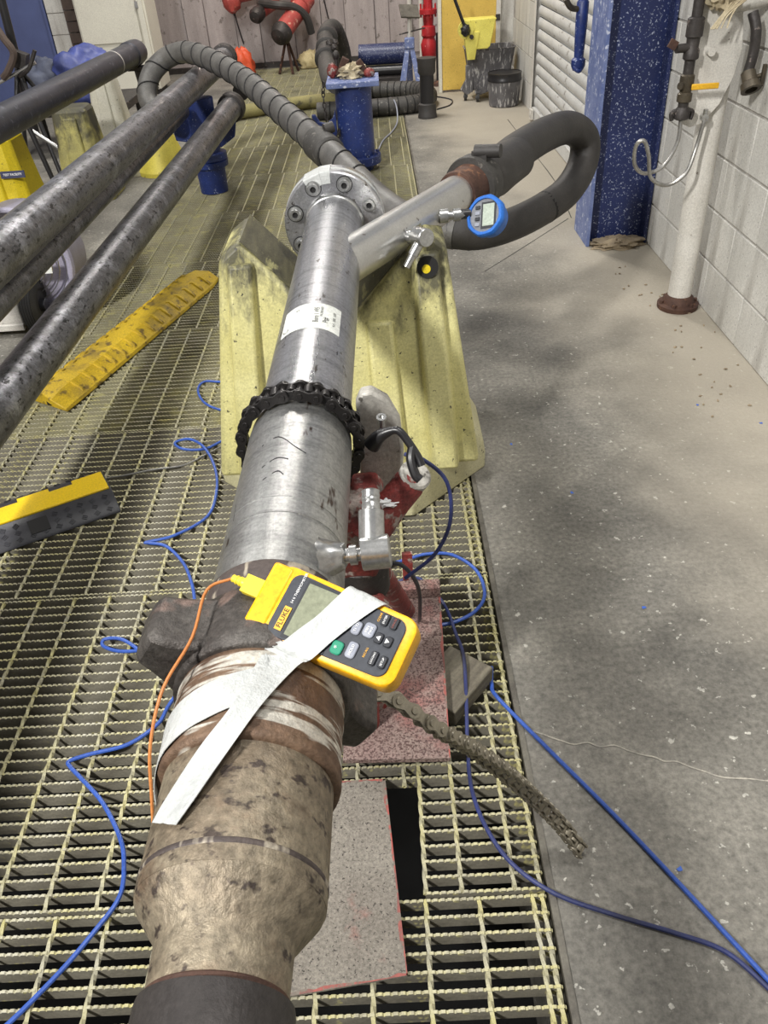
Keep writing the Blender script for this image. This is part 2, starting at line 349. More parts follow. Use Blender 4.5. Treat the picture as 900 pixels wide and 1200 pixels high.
def wloc(o):
    p = V((0, 0, 0))
    while o: p += o.location; o = o.parent
    return p
def bev(o, wd=.004, seg=2):
    md = o.modifiers.new('bevel', 'BEVEL'); md.width = wd; md.segments = seg; md.limit_method = 'ANGLE'; md.angle_limit = math.radians(40); return o
def part(root, name, mb, mats, ang=35, b=0, local=False):
    """mesh child of root; mb in world coordinates unless local"""
    if root is not None and not local:
        off = wloc(root); mb.v = [p - off for p in mb.v]
    o = put(name, mb.mesh(name, mats, ang), root)
    if b: bev(o, b)
    return o
def thing(name, loc, label, cat, group=None, rz=0):
    o = bpy.data.objects.new(name, None); COL.objects.link(o); o.location = loc; o.rotation_euler = (0, 0, rz)
    o.empty_display_size = .1
    return tag(o, label, cat, group)
def tag(o, label, cat, group=None):
    o['label'] = label; o['category'] = cat
    if group: o['group'] = group
    return o
def solo(name, mb, mats, label, cat, group=None, ang=35, b=0, origin=None):
    if origin is None:
        n = len(mb.v); origin = V((sum(p.x for p in mb.v) / n, sum(p.y for p in mb.v) / n, min(p.z for p in mb.v)))
    origin = V(origin); mb.v = [p - origin for p in mb.v]
    o = put(name, mb.mesh(name, mats, ang), None, origin)
    if b: bev(o, b)
    return tag(o, label, cat, group)
def struct(o): o['kind'] = 'structure'; return o
def text_mesh(body, size, m, ext=.0003, bold=0.0):
    cu = bpy.data.curves.new('txt', 'FONT'); cu.body = body; cu.size = size; cu.extrude = ext; cu.align_x = 'CENTER'; cu.align_y = 'CENTER'; cu.offset = bold; cu.resolution_u = 2
    o = bpy.data.objects.new('txt', cu); COL.objects.link(o)
    me = bpy.data.meshes.new_from_object(o.evaluated_get(bpy.context.evaluated_depsgraph_get()))
    bpy.data.objects.remove(o); me.materials.clear(); me.materials.append(m); return me
def text_part(root, name, body, size, m, loc, R, **k):
    o = put(name, text_mesh(body, size, m, **k), root, loc); o.rotation_euler = R.to_euler(); return o

# ------------------------------------------------------------------ floor and pit
GX0, GX1 = -1.52, .237
mb = MB()
mb.bx((.25, -2.5, -.6), (1.6, 12.4, 0)); mb.bx((-6.0, -2.5, -.6), (-1.535, 12.4, 0)); mb.bx((-1.535, 11.3, -.6), (.25, 12.4, 0))
floor = struct(part(None, 'floor', mb, concrete))
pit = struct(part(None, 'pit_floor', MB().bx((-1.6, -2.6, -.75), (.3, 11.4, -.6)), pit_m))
struct(part(None, 'trim_1', MB().bx((.2375, -2.5, -.05), (.25, 11.3, .003)), edge_m))
struct(part(None, 'trim_2', MB().bx((-1.535, -2.5, -.05), (-1.5205, 11.3, .003)), edge_m))
def strip(name, pts, wd, m):
    pts = smooth_path(pts, 5); a = []; b = []
    for i, p in enumerate(pts):
        t = (pts[min(i + 1, len(pts) - 1)] - pts[max(i - 1, 0)]).normalized(); sd = V((-t.y, t.x, 0)) * wd * (.7 + .6 * random.random())
        a.append(p + sd); b.append(p - sd)
    part(floor, name, MB().ribbon(a, b, .001, 1), m)
def Z(l, z): return [V((p[0], p[1], z)) for p in l]
cr = smooth_path(Z([(0.254, 1.123), (0.333, 1.080), (0.441, 1.055), (0.542, 1.018), (0.638, 0.976), (0.737, 0.956), (0.882, 0.962), (1.1, .93)], .0012), 4)
cr = [p + V((random.uniform(-.004, .004), random.uniform(-.006, .006), 0)) for p in cr]
strip('floor_crack', cr, .0016, crack_m)
strip('floor_joint', Z([(.5, 3.94), (.747, 4.255), (1.08, 4.69)], .001), .003, joint_m)
strip('floor_joint', Z([(1.119, 7.445), (1.14, 6.3), (1.151, 5.423), (1.1, 4.7)], .001), .003, joint_m)

# ------------------------------------------------------------------ steel grating panels
BW = GX1 - GX0; BH = .034; BT = .0055; PITCH = .0302; RODP = .1016
def bar_mesh(x0, x1, name='bar', tooth=.0135, mats=None):
    """serrated bearing bar along X with its top at z = 0"""
    n = max(2, int((x1 - x0) / tooth)); st = (x1 - x0) / n; top = []
    for i in range(n):
        x = x0 + i * st
        top += [(x, -.0035), (x + st * .22, 0), (x + st * .72, 0), (x + st * .94, -.0035)]
    top.append((x1, -.0035))
    mb = MB(); k = len(top); h = BT / 2
    vs = [V((x, -h, z)) for x, z in top] + [V((x, h, z)) for x, z in top] + [V((x, -h, -BH)) for x, z in top] + [V((x, h, -BH)) for x, z in top]
    o = 0; mb.add(vs, [])
    for i in range(k - 1):
        for f, mi in (((i, i + 1, k + i + 1, k + i), 1), ((2 * k + i, 2 * k + i + 1, i + 1, i), 0), ((k + i, k + i + 1, 3 * k + i + 1, 3 * k + i), 0)):
            mb.f.append(list(f)); mb.mi.append(mi)
    mb.f += [[2 * k, 3 * k, 4 * k - 1, 3 * k - 1], [0, k, 3 * k, 2 * k], [k - 1, 3 * k - 1, 4 * k - 1, 2 * k - 1]]; mb.mi += [0, 0, 0]
    return mb
def rod_mb(L, r=.0052, x=0., y0=0.):
    mb = MB(); n = int(L / .009); vs = []; fs = []
    for i in range(n + 1):
        a0 = i * .38
        for k in range(4):
            a = a0 + k * PI / 2; vs.append(V((x + math.cos(a) * r, y0 + L * i / n, -.004 + math.sin(a) * r * .9)))
    for i in range(n):
        for k in range(4): fs.append((i * 4 + k, i * 4 + (k + 1) % 4, i * 4 + 4 + (k + 1) % 4, i * 4 + 4 + k))
    mb.add(vs, fs); return mb
full_bar = bar_mesh(GX0 + .004, GX1 - .004).mesh('bar', [bar_side, bar_top], 20)
left_bar = bar_mesh(GX0 + .004, -.172).mesh('bar_long', [bar_side, bar_top], 20)
right_bar = bar_mesh(.004, GX1 - .004).mesh('bar_short', [bar_side, bar_top], 20)
SEAMS = [-.16, .745, 1.650, 2.555, 3.460, 4.365, 5.270, 6.175, 7.080, 7.985, 8.890, 9.795, 10.70, 11.30]
WHERE = ['nearest the camera under the rusty reducer', 'with the open slot beside the grey plate', 'under the black and yellow cable protector',
         'under the near end of the yellow rubber ramp', 'under the far end of the yellow rubber ramp', 'just beyond the yellow ramp\'s far end', 'at the foot of the slim blue flanged post',
         'around the base of the big round blue post', 'one row beyond the big round blue post', 'under the dusty hose lying crosswise', 'one row behind the dusty hose',
         'second row behind the dusty hose', 'last narrow row before the concrete back wall']
for i in range(len(SEAMS) - 1):
    y0, y1 = SEAMS[i], SEAMS[i + 1]; L = y1 - y0; nb = int(L / PITCH + .01)
    g = thing('grating_panel', (0, y0, 0), 'serrated steel bar grating panel ' + WHERE[i], 'grating', 'floor grating panels')
    ys = [.006 + k * (L - .014) / (nb - 1) for k in range(nb)]
    off = [0, .052, .012, .04, .0, .055, .02, .05, .01, .045, .03, .0, .03][i]
    xs = []
    x = GX1 - .03
    while x > GX0 + .03: xs.append(x); x -= RODP
    xs = [GX1 - .012] + [q - off * .6 for q in xs if q - off * .6 > GX0 + .02] + [GX0 + .012]
    rm = None
    if i < 3:
        rmesh = rod_mb(L - .01).mesh('cross_rod', rod_m, 20)
        srm = rod_mb(L - .25).mesh('cross_rod_short', rod_m, 20)
        for yy in ys:
            if i == 1 and yy < .235:
                put('bearing_bar', left_bar, g, (0, yy, 0)); put('bearing_bar', right_bar, g, (0, yy, 0))
            else: put('bearing_bar', full_bar, g, (0, yy, 0))
        if i == 1: xs.append(.005)
        for x in xs:
            if i == 1 and -.17 < x < .0: put('cross_rod', srm, g, (x, .24, 0))
            else: put('cross_rod', rmesh, g, (x, .005, 0))
    else:
        if i == 3 or L < .7:
            mb = MB(); src = bar_mesh(GX0 + .004, GX1 - .004, tooth=.0135 if i < 6 else .03)
            for yy in ys:
                o = len(mb.v); mb.v += [p + V((0, yy, 0)) for p in src.v]; mb.f += [[q + o for q in f] for f in src.f]; mb.mi += src.mi
            far_mesh = mb.mesh('bearing_bars', [bar_far, bar_top if i == 3 else rod_m], 20)
        o = put('bearing_bars', far_mesh, g); o['kind'] = 'stuff'
        rmesh = rod_mb(L - .01).mesh('cross_rod', rod_m, 20)
        for x in xs: put('cross_rod', rmesh, g, (x, .005, 0))

# ------------------------------------------------------------------ walls
WX = 1.40
wr = struct(part(None, 'wall_right', MB().bx((WX + .006, -1.0, 0), (WX + .2, 4.55, 2.6)), mortar_m))
blk = MB().box((0, 0, 0), (.03, .392, .196)).mesh('block', block_m)
blk_h = MB().box((0, 0, 0), (.03, .190, .196)).mesh('block_half', block_m)
for r in range(12):
    y = 4.55 - .2 * (r % 2); z = .205 * r + .1
    if r % 2: bev(put('block', blk_h, wr, (WX + .015, 4.45, z)), .003)
    while y > .4:
        bev(put('block', blk, wr, (WX + .015 + random.uniform(-.001, .001), y - .2, z)), .003); y -= .4
DX = 1.34
ws = struct(part(None, 'wall_far_right', MB().bx((DX + .02, 7.45, 0), (DX + .2, 8.95, 2.6)), mortar_m))
for r in range(6):
    y = 8.95 - .2 * (r % 2); z = .205 * r + .1
    while y - .4 > 7.4:
        put('block', blk, ws, (DX + .03, y - .2, z)); y -= .4
struct(part(None, 'wall_lintel', MB().bx((DX - .0, 4.5, 2.45), (DX + .25, 7.5, 2.7)), block_m))
# roller shutter
dr = bpy.data.objects.new('door_1', None); COL.objects.link(dr); dr.location = (DX, 5.95, 0); struct(dr)
SP = .082; prof = []
for k in range(9):
    t = k / 8; prof.append((-.013 * math.sin(PI * t) ** .8, t * SP * .92))
prof += [(.004, SP * .92), (.004, 0)]
sl = MB(); sl.prism(prof, (0, -1.42, 0), (1, 0, 0), (0, 0, 1), 2.84, (0, 1, 0)); slm = sl.mesh('slat', shutter_m, 40)
for k in range(29): put('slat', slm, dr, (0, 0, .10 + k * SP))
part(dr, 'bottom_bar', MB().bx((DX - .03, 4.53, 0.005), (DX + .012, 7.37, .10)), shutter_m, b=.004)
part(dr, 'guide_rail', MB().bx((DX - .035, 7.43, 0), (DX + .03, 7.45, 2.45)).bx((DX - .035, 7.38, 0), (DX - .03, 7.45, 2.45)), white_p)
part(dr, 'shadow_gap', MB().bx((DX + .012, 7.37, 0), (DX + .03, 7.43, 2.45)), seam_m)
part(dr, 'bottom_bracket', MB().box((DX - .045, 7.3, .06), (.02, .1, .07)).cyl((DX - .06, 7.3, .06), (DX - .05, 7.3, .06), .02), white_p)

wb = struct(part(None, 'wall_back', MB().bx((-6, 11.42, 0), (1.5, 11.7, 3.0)), concrete_wall))
x = -2.75; wds = [.44, .26, .36, .30, .42, .34, .29, .37, .18, .42, .21, .25]
for i, wd in enumerate(wds):
    part(wb, 'board_panel', MB().bx((x + .004, 11.405 - (.018 if i % 2 else 0) - random.random() * .01, 0.06), (x + wd - .004, 11.425, 3.0)), concrete_wall, b=.003); x += wd
part(wb, 'skirting', MB().bx((-2.75, 11.37, 0), (.5, 11.40, .06)), black_iron)
wl = struct(part(None, 'wall_left', MB().bx((-6.2, -1, 0), (-5.0, 11.6, 3.0)), concrete_wall))
# back left corner: blue door, white block pier, brown block pier
d2 = struct(part(None, 'door_2', MB().bx((-4.7, 10.2, 0), (-3.585, 10.25, 2.6)), door_blue))
part(d2, 'door_frame', MB().bx((-3.585, 10.18, 0), (-3.56, 10.25, 2.6)), door_blue)
pier = struct(part(None, 'wall_pier', MB().bx((-3.55, 10.2, 0), (-3.28, 11.4, 2.6)), mortar_m))
for r in range(11): part(pier, 'block', MB().bx((-3.55, 10.19, .205 * r + .004), (-3.36 + .0, 10.21, .205 * r + .2)), block_m, b=.003)
for r in range(20): part(pier, 'block', MB().bx((-3.355, 10.17, .105 * r + .004), (-3.21, 10.21, .105 * r + .1)), brown_blk, b=.003)

# ------------------------------------------------------------------ blue steel column
c = thing('steel_column', (1.24, 4.35, 0), 'dark blue H-section steel column spattered with white beside the roller shutter', 'column')
part(c, 'flange', MB().bx((1.075, 4.2, 0), (1.093, 4.5, 2.6)), [blue_pale], b=.002)
part(c, 'flange', MB().bx((1.378, 4.2, 0), (1.396, 4.5, 2.6)), [blue_col], b=.002)
part(c, 'web', MB().bx((1.093, 4.285, 0), (1.378, 4.297, 2.6)), blue_col)
part(c, 'base_dirt', MB().blob((1.235, 4.20, .01), (.14, .08, .03), .5, 4, flat=.001), dirt_m)
# blue conduit beyond the column's left side
t = thing('blue_drop_pipe', (1.02, 4.75, .78), 'blue painted drop pipe with small tap left of the blue column', 'pipe')
part(t, 'pipe', MB().cyl((1.05, 4.62, .80), (1.05, 4.62, 2.6), .022), blue_worn)
part(t, 'coupling', MB().lathe((1.05, 4.62, .78), (0, 0, 1), [(0, .026), (.02, .036), (.05, .036), (.06, .024), (.2, .03), (.3, .03), (.31, .023), (.42, .03), (.46, .03), (.47, .022)]), blue_worn)
part(t, 'tap', MB().tube([(1.05, 4.62, 1.05), (.99, 4.60, 1.06), (.955, 4.59, 1.1)], .014, 10), brass_m)
part(t, 'clip', MB().tube([(1.075, 4.62, .8), (1.05, 4.59, .78), (1.02, 4.6, .8)], .01, 8), blue_worn)

# ------------------------------------------------------------------ white stand pipe at the right wall with its fittings
sx, sy = 1.30, 3.36
t = thing('stand_pipe', (sx, sy, 0), 'white painted stand pipe with rusty floor flange against the block wall', 'pipe')
part(t, 'pipe', MB().cyl((sx, sy, .02), (sx, sy, 2.5), .05, 28), white_p)
part(t, 'floor_flange', MB().lathe((sx, sy, 0), (0, 0, 1), [(0, .088), (.02, .09), (.026, .07), (.05, .062), (.06, .05)], 24), rust_m)
for k in range(6):
    a = k * PI / 3; part(t, 'bolt', MB().cyl((sx + .074 * math.cos(a), sy + .074 * math.sin(a), .02), (sx + .074 * math.cos(a), sy + .074 * math.sin(a), .036), .010, 6), rust_m)
poly = [(1.165, .78), (1.20, .765), (1.245, .775), (1.30, .84), (1.335, .93), (1.348, 1.02), (1.335, 1.10), (1.30, 1.20), (1.29, 1.45), (1.175, 1.45), (1.15, 1.2)]
pl = part(t, 'gusset_plate', MB().prism([(p[0], p[1]) for p in poly], (0, sy - .07, 0), (1, 0, 0), (0, 0, 1), .02, (0, 1, 0)), white_p, b=.003)
part(pl, 'stud', MB().cyl((1.225, sy - .072, 1.02), (1.225, sy - .10, 1.02), .014), white_p)
part(pl, 'tube_socket', MB().cyl((1.243, sy - .072, .80), (1.243, sy - .10, .80), .013).cyl((1.243, sy - .09, .80), (1.243, sy - .09, .83), .009), steel_fit)
part(t, 'branch_pipe', MB().tube([(1.30, sy - .05, 1.17), (1.42, sy - .12, 1.2), (1.6, sy - .15, 1.24)], .04, 16), white_p)
t = thing('black_drop_pipe', (1.16, 3.3, .8), 'black threaded drop pipe with yellow handled ball valve on the white wall', 'pipe')
bx, by = 1.15, 3.26
part(t, 'pipe', MB().cyl((bx, by, .84), (bx, by, 2.4), .019), black_iron)
part(t, 'tee', MB().lathe((bx, by, 1.0), (0, 0, 1), [(0, .022), (.005, .028), (.03, .028), (.04, .022), (.07, .024), (.075, .03), (.13, .03), (.135, .022)]).cyl((bx, by, 1.04), (bx - .06, by - .01, 1.04), .015), black_iron)
part(t, 'side_lever', MB().box((bx - .075, by - .012, 1.055), (.03, .012, .03), Matrix.Rotation(.5, 3, 'Y')), rust_m)
v = part(t, 'ball_valve', MB().lathe((bx, by, .86), (0, 0, 1), [(0, .02), (.004, .027), (.03, .027), (.035, .02), (.05, .026), (.09, .026), (.095, .02)]).cyl((bx, by, .915), (bx - .03, by - .02, .92), .013), brass_m)
part(v, 'yellow_handle', MB().box((bx + .06, by - .03, .915), (.10, .008, .02)), valve_yel, b=.003)
part(t, 'claw_coupling', MB().lathe((bx, by, .80), (0, 0, 1), [(0, .018), (.006, .03), (.03, .03), (.045, .02)]).tube([(bx - .035, by, .80), (bx - .04, by, .825), (bx - .02, by, .835)], .008, 8).tube([(bx + .035, by, .80), (bx + .04, by, .825), (bx + .02, by, .835)], .008, 8), black_iron)
solo('metal_tube', MB().tube([(bx, by, .80), (bx - .004, by - .01, .72), (bx - .05, by - .02, .64), (bx - .12, by - .02, .62), (bx - .165, by - .03, .66), (bx - .17, by - .04, .73), (bx - .145, by - .05, .745),
     (bx - .12, by - .05, .69), (bx - .1, by - .05, .61), (bx - .03, by - .04, .575), (bx + .04, by - .03, .61), (bx + .075, by - .0, .69), (1.243, sy - .095, .80)], .0075, 10, 8), tube_m,
     'slim silver metal tube curling in a loop below the black drop pipe', 'tube')
t = thing('black_wall_valve', (1.37, 3.2, .9), 'black bent pipe with open valve outlet on the white block wall', 'valve')
part(t, 'elbow_pipe', MB().tube([(1.33, 3.22, 1.14), (1.345, 3.2, 1.09), (1.352, 3.2, 1.02), (1.345, 3.2, .95)], .018, 12), black_iron)
part(t, 'valve_body', MB().lathe((1.345, 3.2, .96), V((.06, -.35, -.45)), [(0, .014), (.005, .026), (.04, .026), (.045, .034), (.07, .036), (.07, .022), (.05, .02)], 16, False), brass_m)
part(t, 'handle', MB().cyl((1.35, 3.2, .93), (1.385, 3.17, .95), .008).box((1.388, 3.165, .95), (.012, .012, .07)), brass_m)
t = thing('cloth_bundle', (1.2, 3.25, 1.16), 'frayed beige cloth tied around the top of the white plate', 'cloth')
mb = MB().blob((1.225, 3.255, 1.20), (.055, .05, .045), .45, 3)
part(t, 'bundle', mb, cloth_m)
for k in range(9):
    a = random.uniform(-.5, .5); part(t, 'frayed_strand', MB().tube([(1.24 + .015 * k * .5, 3.22, 1.18), (1.24 + a * .05, 3.205, 1.14), (1.22 + a * .08, 3.20, 1.10)], .003, 5), cloth_m)

# ------------------------------------------------------------------ main test pipe
A0, A1 = V((-.178, .3, .782)), V((-.145, 2.3, .782)); AU = (A1 - A0).normalized()
def PA(y): return A0 + AU * ((y - A0.y) / AU.y)
def seg_lathe(prof, seg=64):
    y0 = prof[0][0]; return MB().lathe(PA(y0), AU, [((y - y0) / AU.y, r) for y, r in prof], seg)
P = thing('test_pipe', (PA(1.2).x, 1.2, .70), 'long horizontal steel test pipe with chipped casing near end and flanged branch', 'pipe')
part(P, 'black_end', seg_lathe([(-.25, .066), (.264, .0675), (.270, .0665), (.272, .061)]), black_iron)
part(P, 'reducer', seg_lathe([(.270, .0605), (.290, .0612), (.314, .0618), (.320, .0635), (.348, .0858), (.354, .088)]), low_pipe, 60)
part(P, 'rust_ring', seg_lathe([(.270, .0605), (.2705, .0625), (.275, .0625), (.2765, .0612)]), rust_m)
part(P, 'seam_weld', seg_lathe([(.368, .0884), (.3695, .0893), (.3725, .0893), (.374, .0884)]), dark_collar)
part(P, 'casing', seg_lathe([(.353, .088), (.358, .0885), (.40, .0885), (.48, .0885)]), low_pipe)
part(P, 'threaded_sleeve', seg_lathe([(.474, .0885), (.476, .095), (.482, .0965), (.488, .0945), (.492, .0965), (.498, .0945), (.502, .096), (.508, .0945), (.53, .095), (.55, .0945), (.56, .096), (.572, .094), (.58, .096), (.59, .094)]), rust_band, 60)
wn = part(P, 'wing_nut', seg_lathe([(.588, .098), (.59, .102), (.61, .105), (.66, .105), (.68, .100), (.684, .093)]), nut_m, 60)
for ang in (145, -40, 265):
    a = math.radians(ang); d = V((math.cos(a), 0, math.sin(a))); s_ = V((-math.sin(a), 0, math.cos(a)))
    c0 = PA(.636); rings = []
    for (h, wd, dp) in ((.085, .052, .040), (.106, .038, .039), (.126, .029, .038), (.145, .025, .035), (.153, .019, .028)):
        q = c0 + d * h
        rings.append([q + s_ * wd + V((0, dp, 0)), q - s_ * wd + V((0, dp, 0)), q - s_ * wd - V((0, dp, 0)), q + s_ * wd - V((0, dp, 0))])
    part(wn, 'lug', MB().loft(rings), nut_m, 25, b=.007)
part(P, 'dark_collar', seg_lathe([(.683, .0915), (.70, .0925), (.725, .0915), (.738, .0905), (.742, .0878)]), dark_collar)
part(P, 'middle_tube', seg_lathe([(.741, .0875), (.838, .0875), (.8383, .0868), (.8405, .0868), (.8408, .0875), (.873, .0875), (.8733, .0869), (.8755, .0869), (.8758, .0875), (1.12, .0875), (1.15, .086), (1.155, .082)]), steel_mid)
part(P, 'upper_tube', seg_lathe([(1.15, .0825), (1.238, .0825), (1.2384, .0818), (1.60, .082), (1.90, .0818), (2.33, .0818)]), steel_pol)
part(P, 'weld_bead', seg_lathe([(2.312, .0818), (2.318, .087), (2.326, .0885), (2.332, .086)], 48), steel_fit, 60)
fl = part(P, 'flange', seg_lathe([(2.33, .084), (2.33, .142), (2.334, .146), (2.362, .146), (2.362, .08)], 64), steel_pol)
part(P, 'gasket_tape', seg_lathe([(2.362, .10), (2.362, .1472), (2.378, .1472), (2.378, .10)], 64), tape_m)
fl2 = part(P, 'blind_flange', seg_lathe([(2.378, .05), (2.378, .146), (2.408, .146), (2.412, .142), (2.412, .05)], 64), steel_pol)
for k in range(8):
    a = math.radians(26 + 45 * k); q = PA(2.33) + V((math.cos(a), 0, math.sin(a))) * .116
    b_ = part(fl, 'bolt', MB().lathe(q, -AU, [(-.002, .021), (.003, .021), (.003, .0165), (.014, .0165), (.016, .015), (.016, .0085), (.009, .0085)], 20), steel_fit)
    part(b_, 'hex_socket', MB().lathe(q - AU * .0095, -AU, [(0, .0086), (.0015, .0086)], 6), seam_m)
    part(fl, 'bolt_ring', MB().lathe(q, -AU, [(.0, .0235), (.0015, .0235), (.0015, .021), (0, .021)], 20, False), seam_m)
def on_pipe(y, ang, r):       # ang in degrees, 90 = top
    a = math.radians(ang); return PA(y) + V((math.cos(a), 0, math.sin(a))) * r
for a0, wd in ((112, .05), (96, .03)):
    aa = [on_pipe(2.33 - .0 , a0, .118)]
    ring = [(2.3285, .116), (2.3285, .1465), (2.345, .149), (2.40, .149)]
    part(fl, 'tape_strip', MB().ribbon([on_pipe(y, a0 + math.degrees(wd / .146) / 2, r) for y, r in ring], [on_pipe(y, a0 - math.degrees(wd / .146) / 2, r) for y, r in ring], .001, 3), tape_m)
# paper label bent round the upper tube
lab = [[on_pipe(1.435 + .006 * 0, a, .0828) for a in range(134, 42, -4)], [on_pipe(1.555, a, .0828) for a in range(134, 42, -4)]]
lb = part(P, 'paper_label', MB().ribbon(lab[0], lab[1], .0004, 1), label_m)
def bent_text(body, size, y, ang):
    me = text_mesh(body, size, print_k, ext=.0)
    off = wloc(lb)
    for v_ in me.vertices:      # text x runs along the pipe, text y around it
        a = ang + math.degrees(v_.co.y / .0832); p = on_pipe(y + v_.co.x, a, .0833) - off; v_.co = p
    put('label_text', me, lb)
bent_text('Bore 1 495', .016, 1.497, 82); bent_text('Pt#', .017, 1.478, 68); bent_text('PN 2000 6000', .008, 1.515, 75)
bent_text('2000 . 1600', .009, 1.505, 56); bent_text('Ref 1', .008, 1.47, 56); bent_text('C', .02, 1.452, 125); bent_text('O', .012, 1.53, 110)
for pts in ([(1.02, 118), (1.03, 100), (1.0, 82), (.985, 70)], [(.955, 112), (.97, 98), (.965, 86)], [(.90, 140), (.86, 137)], [(.92, 108), (.935, 95), (.925, 88)]):
    part(P, 'scribe_mark', MB().ribbon([on_pipe(y, a, .0878) for y, a in pts], [on_pipe(y + .003, a, .0878) for y, a in pts], .0004, 5), print_k)
# branch and its coupling
BU = V((.532, .847, 0)).normalized(); B0 = V((-.05, 2.09, .785))
part(P, 'branch_tube', MB().lathe(B0 - BU * .15, BU, [(0, .057), (.76, .057)], 48), steel_branch)
BE = B0 + BU * .56
part(P, 'branch_collar', MB().lathe(B0 + BU * .525, BU, [(0, .056), (0, .066), (.012, .069), (.02, .067), (.075, .067), (.08, .07), (.11, .07)], 40), rust_m)
# side fitting with digital gauge
def fitting_line(a, b, prof, seg=20): return MB().lathe(a, V(b) - V(a), prof, seg)
ga, gb = V((.135, 2.315, .79)), V((.285, 2.25, .785)); gd = (gb - ga).normalized()
g = part(P, 'pressure_gauge', MB(), gauge_blue) if False else None
gn = V((-.55, -.66, .52)).normalized(); gc = V((.292, 2.30, .787))
gx_ = V((0, 0, 1)).cross(gn).normalized(); gy_ = gn.cross(gx_)
prof = [(-.046, .040), (-.042, .050), (-.016, .053), (-.010, .058), (.006, .058), (.012, .054), (.012, .047), (.006, .046)]
gb_mb = MB(); x_, y_ = gx_, gy_; seg = 48; vs = []; fs = []
for h, r in prof:
    for k in range(seg):
        a = 2 * PI * k / seg; rr = r * (1 + .035 * max(0, math.cos(8 * a)) * (1 if r > .05 else 0)); vs.append(gc + gn * h + (x_ * math.cos(a) + y_ * math.sin(a)) * rr)
for i in range(len(prof) - 1):
    for k in range(seg): fs.append((i * seg + k, i * seg + (k + 1) % seg, (i + 1) * seg + (k + 1) % seg, (i + 1) * seg + k))
fs.append(tuple(range(seg))); gb_mb.add(vs, fs)
gg = part(P, 'pressure_gauge', gb_mb, gauge_blue, 45)
gg['label'] = 'blue round digital pressure gauge'
part(gg, 'dial_face', MB().lathe(gc + gn * .004, gn, [(0, .0475), (.003, .0475)], 40), mat('gauge face grey', (132, 134, 140), (116, 118, 124), 9, .45))
part(gg, 'screen_frame', MB().box(gc + gn * .0076 + (x_ * math.cos(.28) + y_ * math.sin(.28)) * .013, (.046, .074, .003), Matrix((x_ * math.cos(.28) + y_ * math.sin(.28), -x_ * math.sin(.28) + y_ * math.cos(.28), gn)).transposed()), btn_dark)
RG = Matrix((x_, y_, gn)).transposed()
ca, sa = math.cos(.28), math.sin(.28)
ex, ey = x_ * ca + y_ * sa, -x_ * sa + y_ * ca; RGs = Matrix((ex, ey, gn)).transposed()
part(gg, 'dial_screen', MB().box(gc + gn * .0085 + ex * .013, (.036, .062, .004), RGs), mat('gauge lcd', (186, 196, 184), (160, 170, 158), 40, .3), b=.001)
for k in range(4): part(gg, 'button', MB().box(gc + gn * .0085 - ex * .022 + ey * (.024 - .016 * k), (.015, .010, .004), RGs), btn_grey if k % 2 else btn_dark, b=.001)
stem = V((.205, 2.33, .787))
part(P, 'gauge_fitting', MB().lathe(V((.13, 2.325, .787)), stem + V((.03, 0, 0)) - V((.13, 2.325, .787)), [(0, .017), (.015, .017), (.016, .011), (.03, .011), (.031, .02), (.055, .02), (.056, .012), (.07, .012), (.071, .018), (.092, .018), (.093, .012), (.12, .012)], 12), steel_fit)
part(P, 'gauge_socket', MB().lathe(V((.222, 2.332, .787)), (1, .0, 0), [(0, .014), (.03, .014)], 16), black_paint)
# needle valve tee on the branch
ta, tb = V((.05, 2.165, .79)), V((.115, 2.12, .79))
vt = part(P, 'needle_valve', MB().lathe(ta, tb - ta, [(0, .014), (.02, .014), (.021, .018), (.035, .018), (.036, .013), (.05, .013)], 14).lathe(V((.085, 2.13, .80)), V((.35, -.65, .1)), [(0, .024), (.05, .024), (.052, .022)], 24), steel_fit)
part(vt, 'outlet', MB().lathe(V((.09, 2.10, .79)), V((-.5, -.25, -.75)), [(0, .014), (.035, .014), (.036, .011), (.07, .010), (.07, .007), (.05, .007)], 16), steel_fit)
# tee fitting welded to the middle tube
wa = on_pipe(.775, 38, .086)
boss = MB().lathe(wa - V((.006, 0, 0)), V((1, 0, .12)), [(0, .030), (.008, .026), (.018, .020), (.03, .017), (.034, .015)], 28)
for p in boss.v:
    p += V((noise.noise(p * 90), noise.noise(p * 90 + V((5, 0, 0))), noise.noise(p * 90 + V((9, 3, 0))))) * .006
vv = part(P, 'welded_tee', MB().lathe(wa + V((.02, 0, .004)), V((1, .02, .06)), [(0, .010), (.012, .010), (.013, .0135), (.022, .0135), (.023, .009), (.028, .009), (.028, .021), (.029, .0225), (.064, .0225), (.066, .019), (.066, .0)], 24), steel_fit)
part(vv, 'weld', boss, steel_fit, 60)
q = wa + V((.062, .01, .012))
part(vv, 'upright_nipple', MB().lathe(q, V((0.02, .62, .48)), [(0, .017), (.045, .017), (.047, .0125), (.055, .0125), (.057, .0115), (.06, .0125), (.063, .0115), (.066, .0125), (.07, .0115), (.073, .0125), (.075, .009)], 20), steel_fit)

